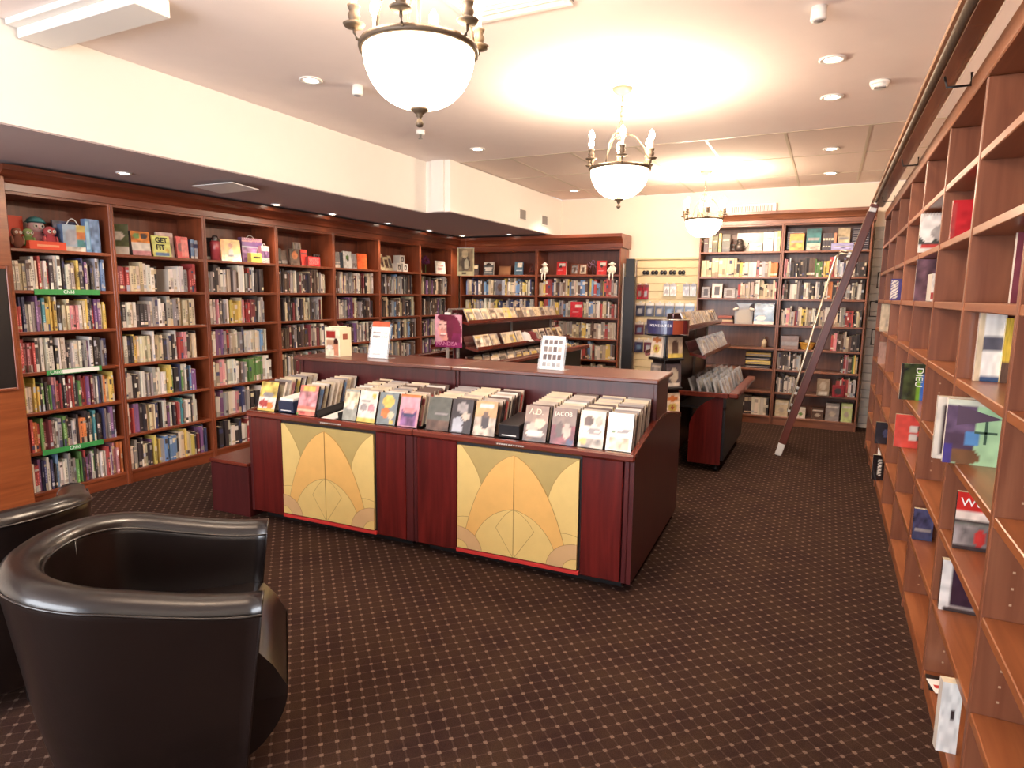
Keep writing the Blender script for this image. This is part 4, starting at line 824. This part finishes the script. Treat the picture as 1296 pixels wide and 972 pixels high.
faceout(ML, b+.565, .06, ZL, .105, .175, .02, art((206,60,64), ('e',.3,.5,.2,.2,'m'), ('r',.4,.1,.95,.85,(220,110,104))), 'red book standing face out on second top shelf', 'r', .06, group=GT)
for k in range(2): faceout(ML, b+.69+k*.034, .06, ZL, .03, .16-.005*k, .11, art(['b', 's'][k], ('r',0,.6,1,.8,'n'), ('r',0,0,1,.15,'w')), ['blue book spine at right of second top shelf', 'silvery book spine rightmost on second top shelf'][k], 'n', 0, group=GT)
b = LY[2]
faceout(ML, b+.045, .19, ZL, .13, .2, .012, art('k', ('r',0,.05,1,.12,'w')), 'black book leaning at left of third top shelf', 'w', .25, -1.0, group=GT)
t = thing('bottle_tube', L_(b+.15, .06), 'red and pink gift tube with black cap on third top shelf', 'tube')
MB().lathe([(0,0),(.042,0),(.043,.15),(.036,.165),(0,.165)], 20, lin((176,74,80))).build('tube', M_gloss, t); MB().lathe([(.024,.165),(.026,.195),(.02,.21),(0,.21)], 16, lin('k')).build('cap', M_gloss, t)
faceout(ML, b+.205, .05, ZL, .21, .19, .02, art((232,196,110), ('e',.5,.72,.1,.13,(170,90,44)), ('e',.5,.42,.12,.16,'w'), ('r',.35,.2,.7,.28,'k'), ('r',0,0,.2,1,(226,170,90))), 'yellow book with white-clad figure on third top shelf', 'c', .08, group=GT)
t = thing('glitter_bag', L_(b+.46, .09), 'large purple glittery gift bag on third top shelf', 'bag')
slab(.24, .225, .05, art((110,70,130), ('t',0,.85,1,1,'p'), ('n',0,0,1,.6,(150,110,150)), ('r',0,.6,1,.66,'s'), ('t',.7,.1,1,.6,'w')), 'v', 24, 22, back=1).build('bag', M_gloss, t); MB().tube([(.07+.1*k/8, .025, .22+.03*math.sin(math.pi*k/8)) for k in range(9)], .003, 6).build('handle', M_white, t)
t = thing('glitter_bag', L_(b+.63, .03), 'small silvery pink glitter bag at right of third top shelf', 'bag')
slab(.095, .16, .04, art((200,160,170), ('t',0,0,1,1,'w'), ('n',0,.3,1,.7,'v')), 'p', 14, 18, back=1).build('bag', M_gloss, t); MB().tube([(.03+.04*k/8, .02, .157+.025*math.sin(math.pi*k/8)) for k in range(9)], .002, 6).build('handle', M_white, t)
t = thing('small_box', L_(b+.50, .02), 'small yellow box before the glittery bag on third top shelf', 'box')
slab(.12, .085, .05, art((240,214,100), ('t',.2,.35,.85,.6,'k')), 'y', 12, 10, back=1).build('carton', M_gloss, t); MB().box(.004, .116, .004, .046, .0852, .0875).build('lid', M_white, t)
b = LY[3]
for u, w, h, fn, sd, lab, v in ((.03, .11, .155, art((44,36,36), ('r',.1,.1,.9,.2,'g')), 'k', 'black book at left of fourth top shelf', .08), (.15, .07, .135, art('d', ('r',0,.1,1,.3,'g')), 'd', 'dark brown book, second on fourth top shelf', .09),
                            (.23, .13, .16, art((190,130,80), ('n',0,0,1,1,'d'), ('e',.5,.6,.3,.25,'o')), 'd', 'brown painted-cover book on fourth top shelf', .06), (.37, .10, .235, art((206,186,160), ('n',.1,.4,.9,.95,'g')), 'l', 'tall beige book at back of fourth top shelf', .14),
                            (.37, .085, .16, art((206,50,40), ('r',0,.7,1,.8,'m')), 'r', 'plain red book on fourth top shelf', .05), (.64, .1, .13, art('G', ('n',0,0,1,1,'k')), 'k', 'dark green book at right of fourth top shelf', .14)):
    faceout(ML, b+u, v, ZL, w, h, .02, fn, lab, sd, .08, group=GT)
t = thing('red_boxed_set', L_(b+.43, .02), 'low red box with grid print on fourth top shelf', 'box'); slab(.17, .095, .06, art((196,44,50), ('t',.1,.15,.9,.8,(226,110,110))), 'r', 18, 10, back=1).build('carton', M_gloss, t); MB().box(.17, .185, .02, .05, 0, .02).build('tag', M_white, t)
b = LY[4]
for u, w, h, fn, sd, lab in ((.03, .13, .17, art((150,146,146), ('r',0,.3,1,.36,'w'), ('r',0,.0,1,.2,'w')), 'w', 'grey and white book at left of fifth top shelf'), (.165, .05, .17, art((56,70,84)), 'n', 'dark slate book, second on fifth top shelf'), (.22, .135, .185, art((240,240,234), ('e',.5,.62,.2,.16,'G'), ('e',.55,.5,.12,.08,'k')), 'w', 'white book with green leaf on fifth top shelf'),
                          (.36, .08, .165, art((170,164,164), ('n',0,.1,1,.5,'g')), 'g', 'grey book, fourth on fifth top shelf'), (.45, .17, .175, art((226,100,54), ('r',.0,.02,.06,.98,(200,80,44))), 'o', 'plain orange book on fifth top shelf')):
    faceout(ML, b+u, .06, ZL, w, h, .02, fn, lab, sd, .05, group=GT)
b = LY[5]
for k, (u, ro) in enumerate(((.03, .1), (.125, .08), (.22, .05), (.315, .1))): faceout(ML, b+u, .06+.01*k, ZL, .085, [.15, .20, .17, .19][k], .02, art((200,184,150), ('n',.1,.2,.9,.8,'d'), ('r',0,.9,1,1,'c')), 'beige book leaning on sixth top shelf, %s from left' % ORD[k+1], 'c', .22, ro*1.5, group=GT)
for k, (u, z) in enumerate(((.40, 0), (.53, 0), (.465, .101))):
    t = thing('photo_cube', L_(b+u, .05, ZL+z), 'white cube mug box with dark heart picture, %s on sixth top shelf' % ['left', 'right', 'topmost'][k], 'box', 'photo cubes')
    slab(.1, .1, .1, art('w', ('r',.22,.15,.8,.85,'g'), ('e',.5,.55,.25,.3,'k'), ('e',.5,.5,.12,.16,'w')), 'w', 14, 14, back=1).build('carton', M_gloss, t); MB().box(.003, .097, .003, .097, .1001, .1005).build('lid', M_white, t)
b = LY[6]
for k in range(3): faceout(ML, b+.04+.05*k, .05+.04*k, ZL, .13, .12+.02*k, .02, art((196,180,140), ('n',.1,.1,.9,.8,'d')), 'beige booklet on corner top shelf, %s from left' % ORD[k+1], 'c', .25, .3, group=GT)
faceout(ML, b+.42, .03, ZL, .24, .175, .012, art((238,226,214), ('t',.2,.3,.8,.45,'p'), ('t',.2,.6,.8,.7,'p')), 'white card with faint pink print on corner top shelf', 'w', .1, name='greeting_card', cat='card', group=GT)
t = thing('artificial_flower', L_(b+.32, .14), 'dark purple artificial flower on corner top shelf', 'flower')
MB().tube([(0,0,0),(.005,0,.08),(0,0,.16)], .004, 6, lin('G')).build('stem', M_fabric, t)
for k in range(9): a = 2*math.pi*k/9; MB().ball((.055*math.cos(a), .02*math.sin(a*2), .18+.035*math.sin(a)), (.032,.02,.026), 8, 6, lin((92,36,78))).build('petal', M_fabric, t)
# hanging sepia banner in the corner
t = thing('hanging_banner', T(-4.57, 7.52, 1.74), 'sepia picture banner with cream border hanging in the bookcase corner', 'banner')
slab(.24, .37, .003, art((232,214,160), ('r',.07,.16,.93,.97,(150,124,88)), ('n',.07,.16,.93,.97,(140,116,84)), ('e',.5,.45,.28,.26,(92,72,52)), ('e',.55,.42,.14,.2,(214,196,158)), ('e',.45,.78,.2,.14,(206,180,136)), ('r',.3,.06,.5,.12,(90,70,50))), 'c', 20, 28, back=1).build('print', M_print, t, RZ(R(12)))
MB().box(.0, .24, -.004, .006, .366, .38, M=RZ(R(12))).build('clip_bar', M_clear, t); MB().tube([(.12, .026, .37), (.12, .026, .553)], .0015, 5).build('cord', M_grey, t)
# ------------------------------------------------------------------ back wall top shelves
GBK = 'face-out things on the back wall top shelves'
BOOKS = [(-4.62, .12, .155, art('k', ('r',.2,.6,.9,.85,'c')), 'k', 'black book with cream panel on back top shelf'), (-4.42, .16, .185, art((84,88,92), ('r',.05,.75,.95,.97,'w'), ('r',.1,.5,.9,.6,'w'), ('r',.2,.3,.8,.4,'w'), ('r',.1,.12,.9,.2,'w'), ('e',.5,.8,.25,.1,'k')), 'w', 'grey book with bold white lettering on back top shelf'),
         (-3.93, .13, .18, art((62,80,92), ('r',.3,.6,.9,.9,'l'), ('r',.2,.3,.9,.36,'s')), 'n', 'dark blue book face out on back top shelf'), (-3.30, .135, .175, art((200,52,50), ('r',.25,.65,.9,.85,'w'), ('e',.4,.6,.15,.1,'k'), ('r',.1,.3,.6,.36,'p')), 'w', 'red book beside left plush sheep'),
         (-2.74, .135, .18, art((204,52,50), ('r',.3,.65,.9,.88,'w'), ('e',.5,.6,.15,.1,'k'), ('r',.2,.25,.7,.32,'p')), 'm', 'red book beside right plush sheep')]
for x, w, h, fn, sd, lab in BOOKS: faceout(MBK, x, .06, ZL, w, h, .025, fn, lab, sd, .08, group=GBK)
t = thing('wooden_plaque', MBK @ T(-4.20, .10, ZL+.003) @ RX(-.12), 'plain brown wooden plaque on back top shelf', 'plaque'); MB().cbox(0, .19, 0, .012, 0, .125, .003).build('board', mat('plaque_wood', (136,88,58), .4), t); MB().cbox(.02, .17, -.003, -.0002, .02, .105, .001).build('inset', mat('plaque_inset', (150,102,68), .4), t)
t = thing('small_easel', MBK @ T(-3.68, .10, ZL+.006), 'tiny reddish wooden easel at right of back top shelf', 'easel')
for q in ((-.05, -.01), (.05, -.01), (0, .05)): MB().tube([(q[0], q[1], 0), (0, 0, .15)], .005, 6).build('leg', M_cherryH, t)
MB().cbox(-.05, .05, -.02, -.008, .04, .05, .002).build('ledge', M_cherryH, t)
for i, x in enumerate((-3.10, -2.98)):
    t = thing('framed_photo', MBK @ T(x, .06, ZL+.003) @ RX(-.12), ['small brown photo frame, left of a pair on back top shelf', 'small photo frame with pale picture, right of a pair on back top shelf'][i], 'frame', 'small photo frames')
    MB().cbox(0, .11, 0, .012, 0, .14, .003).build('frame', M_caseV, t); slab(.085, .115, .002, art(['d', 'c'][i], ('n',.1,.1,.9,.9,['g', 'l'][i]), ('e',.5,.5,.2,.3,'d')), 'k', 8, 10, back=1).build('picture', M_gloss, t, T(.0125, -.0025, .0125))
t = thing('angel_ornament', MBK @ T(-2.81, .12, ZL+.008) @ Matrix.Scale(.78, 4), 'clear violet angel outline ornament on back top shelf', 'ornament'); m = mat('violet_wire', (150,110,130), .25, coat=.4)
MB().tube([(-.075,0,.005),(-.03,0,.16),(.03,0,.16),(.075,0,.005)], .008, 8, closed=True).build('gown', m, t); MB().tube([(.03*math.cos(a), 0, .20+.034*math.sin(a)) for a in (2*math.pi*k/14 for k in range(14))], .007, 8, closed=True).build('head', m, t)
for s in (-1, 1): MB().tube([(s*.03,0,.165),(s*.085,0,.215),(s*.10,0,.17),(s*.07,0,.12),(s*.035,0,.13)], .007, 8, closed=True).build('wing', m, t)
MB().tube([(0,0,.01),(0,0,.15)], .006, 6).build('stem', m, t)
for x, c, lab in ((-3.46, (226,196,190), 'white plush sheep with pink hat dangling its legs, left on back shelf'), (-2.52, (120,134,130), 'white plush sheep with grey hat dangling its legs, right on back shelf')):
    t = thing('plush_sheep', MBK @ T(x, .035, ZL+.0005) @ Matrix.Scale(.84, 4), lab, 'plush toy', 'plush sheep'); wv = lin((226,216,200))
    MB().ball((0,0,.072), (.058,.045,.07), 14, 10, wv).build('body', M_fabric, t); MB().ball((0,-.01,.155), (.034,.034,.034), 12, 8, wv).build('head', M_fabric, t); MB().ball((0,-.04,.148), (.02,.018,.016), 10, 6, lin('c')).build('muzzle', M_fabric, t)
    MB().lathe([(.034,.165),(.03,.185),(.012,.198),(0,.2)], 12, lin(c)).build('hat', M_fabric, t)
    for s in (-1, 1):
        MB().tube([(s*.022,-.03,.03),(s*.026,-.055,.012),(s*.026,-.06,-.05),(s*.024,-.06,-.088)], [.014,.013,.010,.012], 8, wv).build('leg', M_fabric, t); MB().ball((s*.04,-.01,.16), (.018,.008,.01), 8, 6, wv).build('ear', M_fabric, t)
        MB().tube([(s*.05,-.01,.10),(s*.06,-.035,.06),(s*.045,-.045,.03)], .011, 8, wv).build('arm', M_fabric, t)
faceout(MBK, -4.18, -.014, LZ[5], .14, .205, .010, art((110,104,112), ('e',.5,.5,.3,.25,'d'), ('r',.7,0,1,1,'s')), 'grey photo book face out on back second shelf', 'w', .02, group=GBK)
faceout(MBK, -3.06, -.014, LZ[4], .17, .20, .010, art((196,40,50), ('r',.4,.65,.9,.8,'w'), ('r',.2,.3,.7,.36,'p')), 'bright red book face out on back third shelf', 'r', .02, group=GBK)
# ------------------------------------------------------------------ far bookcases
GFR = 'things on the far bookcases'
def F_(x, v=.05, z=0): return MF @ T(x, v, z+.0006)
t = thing('teapot', F_(-1.01, .13, FZ[7]) @ Matrix.Scale(.82, 4), 'dark metal teapot on far top shelf', 'teapot')
MB().lathe([(0,0),(.05,0),(.07,.05),(.075,.085),(.05,.12),(.035,.13),(.045,.14),(.045,.17),(.02,.19),(0,.195)], 22).build('body', mat('pewter', (96,88,84), .35, metal=.6), t)
MB().tube([(.07,0,.07),(.11,0,.08),(.125,0,.13)], [.014,.011,.008], 8).build('spout', M_grey, t); MB().tube([(-.065,0,.11),(-.115,0,.11),(-.11,0,.05),(-.068,0,.045)], .008, 8).build('handle', M_grey, t)
def simple(name, M, w, d, h, c, label, cat, fn=None):
    t = thing(name, M, label, cat, GFR); slab(w, h, d, fn or art(c, ('r',.1,.3,.9,.5,'g')), c, 10, 10, back=1).build('carton', M_gloss, t); MB().box(.002, w-.002, .002, d-.002, h+.0003, h+.002, lin(c)).build('lid', M_print, t)
    return t
simple('pamphlet_tray', F_(-.885, .04, FZ[7]), .14, .12, .10, (120,112,98), 'grey metal box with pale bands on far top shelf', 'box', art((120,112,98), ('r',0,.8,1,.95,'l'), ('t',.1,.2,.9,.5,'l')))
for k, (x, w, h, c, lab) in enumerate(((-1.41, .05, .16, 'd', 'brown book at left of far top shelf'), (-1.355, .04, .2, 'l', 'beige tall book on far top shelf'), (-1.31, .06, .19, (96,90,50), 'olive book on far top shelf'), (-1.24, .03, .22, 'y', 'narrow gold book on far top shelf'), (-1.20, .09, .21, (70,56,40), 'dark brown banded book on far top shelf'), (-.735, .10, .22, 'w', 'white lettered book on far top shelf'), (-.625, .035, .225, 'c', 'cream book on far top shelf'), (-.59, .035, .23, (186,182,90), 'yellow-green book at right of far top shelf'))):
    faceout(MF, x, .04+.002*k, FZ[7], w, h, .12, art(c, ('r',.1,.62,.9,.7,'k' if c == 'w' else 'c'), ('r',.1,.2,.9,.26,'d')), lab, c, 0, group=GFR)
faceout(MF, -1.05, .20, FZ[7], .32, .23, .02, art((190,178,160), ('r',.3,.4,.6,.8,'l')), 'pale framed board at back of far top shelf', 'l', .05, name='picture_board', cat='picture', group=GFR)
for k, (x, w, h, c, c2, lab) in enumerate(((-1.41, .10, .13, 'g', 'k', 'small grey framed card on far third shelf'), (-1.29, .12, .17, 'w', 'k', 'white framed card with dark centre on far third shelf'), (-1.15, .13, .12, 'g', 'd', 'grey box front on far third shelf'), (-1.015, .07, .10, 'd', 'g', 'brown box front on far third shelf'))):
    faceout(MF, x, .05, FZ[5], w, h, .02, art(c, ('r',.25,.2,.75,.8,c2)), lab, c, .08, name='framed_card', cat='card', group=GFR)
for k in range(4):
    o = MB().cbox(0, .19-.01*k, 0, .14, 0, .022, .002).build('flat_book', mat('flat_book_%d' % k, [(120,70,66), (200,180,150), (90,60,56), (170,90,76)][k], .5), None, F_(-1.21+.004*k, .05, FZ[4]+.0225*k)); tag(o, 'book lying flat in a low pile on far shelf, %s from bottom' % ORD[k+1], 'book', 'flat pile of books on the far shelf')
t = thing('cellophane_hamper', F_(-.905, .08, FZ[4]), 'cream gift parcel in cellophane with white bow on far shelf', 'parcel')
MB().cbox(-.085, .085, -.03, .03, 0, .17, .02, lin('c')).build('parcel', M_fabric, t)
MB().prism([(-.10,0),(.10,0),(.105,.18),(.05,.20),(.09,.245),(-.09,.245),(-.05,.20),(-.105,.18)], -.04, .04, 'y').build('wrap', M_bag, t)
for s in (-1, 1): MB().ball((s*.035,-.05,.195), (.035,.015,.018), 10, 6, lin('w')).build('bow', M_fabric, t, RY(s*.3))
faceout(MF, -.79, .05, FZ[4], .22, .245, .02, art((84,120,160), ('e',.35,.3,.25,.12,'w'), ('r',0,0,1,.12,'w'), ('n',0,.4,1,1,(70,110,150)), ('e',.9,.85,.05,.04,'w')), 'blue sky picture in pale mount on far shelf', 'w', .1, name='sky_picture', cat='picture', group=GFR)
t = thing('glass_ball', F_(-1.22, .14, FZ[3]), 'greenish glass ball on far shelf', 'ornament'); MB().lathe([(0,0),(.04,0),(.035,.015),(0,.015)], 16).build('base', M_black, t); MB().ball((0,0,.075), .062, 20, 12, lin((120,130,110))).build('ball', M_gloss, t)
t = thing('small_bottle', F_(-.66, .10, FZ[3]), 'small cream bottle on emptier far shelf', 'bottle'); MB().lathe([(0,0),(.028,0),(.03,.07),(.015,.09),(.012,.10),(0,.10)], 14, lin('c')).build('body', M_gloss, t); MB().lathe([(.014,.10),(.014,.125),(0,.127)], 12, lin('d')).build('cap', M_gloss, t)
for k in range(4): simple('flat_box', F_(-.86+.01*(k % 2), .05, FZ[2]+.047*k), .28, .18, .042, [(40,34,36), (216,190,110), (30,26,28), (180,150,70)][k], 'flat dark and yellow box in pile on far shelf, %s from bottom' % ORD[k+1], 'box')
b = FX[1]
for k in range(9): simple('boxed_volume', F_(b+.10+.0*k, .07, FZ[7]+.025*k) if k < 1 else F_(b+.04, .10, FZ[7]+.025*k), .17, .14, .021, (50,36,40), 'dark flat volume in left pile on far right top shelf, %s from bottom' % ORD[k+1], 'book') if k else None
for k in range(10): simple('boxed_volume', F_(b+.70, .08, FZ[7]+.025*k), .17, .14, .021, (46,36,46), 'dark flat volume in right pile on far right top shelf, %s from bottom' % ORD[k+1], 'book')
for x, w, h, c, lab, v in ((.07, .15, .19, (222,146,70), 'orange book face out on far right top shelf', .02), (.24, .15, .245, (60,110,110), 'teal and dark box on far right top shelf', .08), (.25, .14, .08, 'l', 'small beige box before teal box on far right top shelf', .02), (.56, .12, .25, (206,186,150), 'tall beige book on far right top shelf', .12), (.50, .22, .075, (140,134,170), 'low lilac box on far right top shelf', .02)):
    faceout(MF, b+x, v, FZ[7], w, h, .03, art(c, ('r',.1,.45,.9,.6,'g'), ('n',.1,.1,.9,.4,c)), lab, c, .03, name='book' if h > .1 else 'low_box', cat='book' if h > .1 else 'box', group=GFR)
for k in range(5): faceout(MF, b+.41+.028*k, .04, FZ[7], .026, .19, .12, art('k', ('r',.1,.6,.9,.68,'c'), ('r',.1,.2,.9,.25,'c')) if k < 4 else art((170,110,80)), 'slim black bound volume on far right top shelf, %s from left' % ORD[k+1] if k < 4 else 'slim tan volume beside black ones on far right top shelf', 'k', 0, group=GFR)
t = thing('basket', F_(b+.33, .13, FZ[3]), 'yellow woven basket on far right shelf', 'basket')
MB().lathe([(.06,0),(.085,.07),(.09,.075),(.08,.075),(.055,.005),(0,.004)], 20, lin((216,166,70))).build('bowl', M_fabric, t); MB().lathe([(.088,.066),(.094,.072),(.088,.078),(.084,.072),(.088,.066)], 20, lin((190,140,56))).build('rim', M_fabric, t)
simple('picture_box', F_(b+.05, .06, FZ[3]), .19, .10, .15, (130,100,84), 'brown picture box at left of yellow basket on far shelf', 'box'); simple('picture_box', F_(b+.305, .155, FZ[3]+.005), .05, .05, .10, 'c', 'cream card standing in the yellow basket', 'card')
for x, w, h, c, lab in ((.04, .14, .19, 'c', 'plain cream box at left of far bottom shelf'), (.27, .10, .12, 'w', 'white mug box with green dot on far bottom shelf'), (.44, .12, .13, 'd', 'dark photo box on far bottom shelf'), (.58, .14, .2, 'g', 'grey picture book face out on far bottom shelf'), (.74, .11, .21, (196,206,140), 'pale green box at right of far bottom shelf')):
    simple('carton', F_(b+x, .05, FZ[0]), w, .08, h, c, lab, 'box', art(c, ('e',.5,.4,.2,.18,'G' if c == 'w' else 'l'), ('r',.1,.75,.9,.85,'w')))
simple('picture_card', F_(b+.47, -.012, FZ[1]), .13, .02, .19, (150,130,110), 'portrait book face out on far second-lowest shelf', 'book', art((150,130,110), ('e',.5,.6,.3,.25,'l'), ('r',.2,.1,.8,.2,'w'))); simple('picture_card', F_(b+.63, -.012, FZ[1]), .12, .02, .13, (140,36,40), 'dark red book face out on far second-lowest shelf', 'book', art((140,36,40), ('e',.5,.5,.3,.3,'k')))
# ------------------------------------------------------------------ loose books in the cubby shelves on the right
GR = 'loose books in the right-hand cubbies'
z_ = dict(zip('01234567', RZS))
def R_(x, y, z, w, h, t, fn, lab, side='w', lean=0, rot=0, res=(16, 20)): return faceout(I4, x, y, z, w, h, t, fn, lab, side, lean, rot, group=GR, res=res)
t = thing('spiral_notepad', T(.410, 4.12, RZS[6]+.001), 'white and dark spiral-bound calendar pad in right-hand cubby', 'notepad')
slab(.145, .205, .02, art((226,220,210), ('e',.45,.62,.42,.34,(240,236,228)), ('r',0,.22,1,.42,(70,74,70)), ('e',.3,.6,.3,.36,(244,240,232)), ('r',.1,.12,1,.2,(196,70,64)), ('e',.75,.5,.4,.2,(176,170,166))), 'c', 18, 22, back=1).build('pad', M_gloss, t, RX(-.03))
for k in range(9): MB().tube([((.015+.0145*k), .011+.012*math.cos(a), .203+.010*math.sin(a)) for a in (2*math.pi*j/10 for j in range(10))], .0012, 5, closed=True).build('ring', M_metal, t)
R_(.440, 3.30, RZS[6], .15, .165, .03, art((186,40,46), ('r',0,.1,.1,.9,'r')), 'red book high in right-hand cubby', 'r')
R_(.500, 2.45, RZS[5], .15, .215, .025, art((230,226,232), ('r',0,.0,.2,1,(120,60,70)), ('n',.2,.5,1,1,(110,80,120))), 'white and purple book at right edge, upper cubby', 'w'); R_(.535, 2.52, RZS[5], .16, .15, .03, art((150,60,60)), 'maroon book behind the white and purple one, right edge', 'm')
R_(.415, 4.14, RZS[5], .16, .225, .012, art((120,84,96), ('n',0,0,1,1,(112,80,90))), 'thin white-edged book standing in mid upper cubby', 'w'); R_(.428, 3.60, RZS[5], .02, .13, .15, art('w', ('r',0,.1,1,.3,'r')), 'small white-spined book in mid upper cubby', 'w')
o = R_(.410, 5.64, RZS[5], .12, .16, .03, art((70,62,120), ('t',.05,.1,.4,.9,'w')), 'violet-blue book with white lettering in distant cubby', 'n')
R_(.408, 6.36, RZS[4], .10, .235, .05, art((206,188,160), ('r',.4,.2,.6,.4,'l')), 'pale beige binder in distant cubby', 'l'); R_(.418, 6.36, RZS[3], .07, .19, .04, art((170,134,120)), 'pinkish binder in distant lower cubby', 'p')
R_(.470, 2.68, RZS[4], .075, .25, .03, art((232,230,224), ('r',0,.42,1,.62,(84,84,96)), ('r',0,0,1,.07,(60,84,120)), ('r',0,0,.2,1,'c')), 'tall white book with grey band in right-hand cubby', 'w', 0, -.04)
R_(.540, 2.66, RZS[4], .022, .22, .03, art((206,176,70), ('r',0,.0,1,.3,'d')), 'narrow yellow book in right-hand cubby', 'y'); R_(.566, 2.64, RZS[4], .05, .20, .03, art((200,186,150), ('n',0,.5,1,1,'l'), ('r',0,0,1,.4,'d')), 'cream and brown book in right-hand cubby', 'c'); R_(.620, 2.62, RZS[4], .12, .22, .03, art((214,196,170), ('r',0,0,1,.4,(190,36,48)), ('n',0,.4,1,1,'c')), 'cream and red book in right-hand cubby', 'r')
o = R_(.395, 4.17, RZS[3], .15, .205, .025, art((52,58,36), ('r',.62,.0,.9,.7,(70,110,190)), ('r',.55,.0,.66,.8,(120,170,50)), ('r',0,0,.12,1,(40,34,26)), ('n',.12,.0,.55,1,(60,70,36))), 'dark green book lettered DIEU in right-hand cubby', 'w')
text('title', 'DIEU', .05, (236,236,220), T(.072, -.0006, .185) @ RY(R(90)) @ UP, o)
R_(.372, 2.66, RZS[3], .19, .225, .03, art((214,204,190), ('r',.1,.08,.5,.88,(56,40,44)), ('t',.2,.15,.4,.8,'l')), 'cream-edged dark-panelled book left of cathedral book', 'w')
o = R_(.395, 2.61, RZS[3], .19, .225, .022, art((168,206,160), ('r',0,.12,.45,.92,(84,66,84)), ('n',0,.5,.45,.92,(92,74,96)), ('e',.30,.12,.26,.13,(120,86,60)), ('r',0,.0,.12,.3,(70,60,130)), ('r',.3,.3,.5,.5,(90,140,190)), ('r',.0,.92,1,1,(206,210,190))), 'pale green book with cathedral and cross in right-hand cubby', 'w', 0, 0, (28, 28))
cx = MB(); 
for q in ((-.004, .004, -.04, .04), (-.032, .032, -.004, .004)): cx.box(q[0], q[1], -.0012, -.0004, q[2], q[3])
for a in (0, 90, 180, 270): cx.lathe([(0,-.0004),(.010,-.0004),(.010,-.0012),(0,-.0012)], 10, M=T([.036,0,-.036,0][a//90], 0, [0,.043,0,-.043][a//90]) @ RX(R(90)))
cx.build('cross', mat('cross_print', (56,84,62), .6), o, T(.115, 0, .115))
cx = MB(); cx.add([(.03,-.0006,.205),(.03,-.0006,.135),(.16,-.0006,.165)], [(0,1,2)]); cx.build('spire', mat('spire_print', (84,62,80), .6), o)
R_(.392, 4.19, RZS[2], .155, .19, .022, art((212,78,66), ('r',.45,.5,.72,.68,'w'), ('r',.5,.22,.74,.42,'w'), ('e',.85,.6,.12,.12,'d'), ('e',.82,.3,.12,.12,'k')), 'red book with small photos in right-hand cubby', 'c')
R_(.400, 5.62, RZS[1], .14, .17, .03, art((34,28,36), ('e',.6,.5,.25,.2,'n')), 'black book on low distant cubby', 'k', .05); R_(.400, 5.62, RZS[0], .13, .20, .025, art((24,18,20), ('t',.3,.2,.45,.8,'w')), 'black book with white lettering in lowest distant cubby', 'w')
t = thing('paper_card', T(.43, 5.66, RZS[0]+.001), 'small white card beside black book in lowest cubby', 'card'); MB().box(0, .04, -.012, -.009, 0, .25).build('card', M_white, t); MB().box(.005, .035, -.013, -.0121, .15, .2).build('print', M_grey, t)
R_(.432, 3.42, RZS[1], .08, .15, .02, art((60,66,96), ('r',.1,.3,.9,.4,'g'), ('n',0,.4,1,1,'n')), 'small dark blue book in low right-hand cubby', 'n')
o = R_(.440, 2.54, RZS[2], .125, .20, .018, art((120,120,112), ('r',0,.68,1,1,(206,50,44)), ('r',0,.52,1,.68,(232,214,200)), ('e',.5,.5,.5,.04,'k'), ('n',0,.0,1,.4,'g'), ('e',.6,.22,.12,.16,(196,60,56)), ('r',0,0,1,.06,'k')), 'red-topped magazine lettered Wo in right-hand cubby', 'k')
text('title', 'Wor', .042, (244,236,230), T(.010, -.0006, .152) @ UP, o)
R_(.440, 2.66, RZS[1], .14, .19, .03, art((52,36,52), ('r',0,0,.22,1,(226,220,214)), ('r',.2,.1,.9,.14,'g'), ('r',.1,0,1,.08,'k')), 'dark magazine with white spine in low right-hand cubby', 'k')
t = thing('papers', T(.43, 2.60, RZS[0]+.001), 'small dark and white papers lying in lowest right-hand cubby', 'papers'); MB().box(0, .12, 0, .10, 0, .008).build('booklet', M_black, t); MB().box(.01, .09, -.03, .06, .0085, .0105).build('sheet', M_white, t, RZ(.2)); MB().box(.02, .05, .0, .02, .0107, .0117).build('print', M_red, t, RZ(.2))
R_(.405, 2.24, RZS[0], .055, .235, .035, art((230,228,222), ('r',.55,.5,.7,.62,'k')), 'white thick book in lowest cubby at bottom edge', 'w', 0, .1)
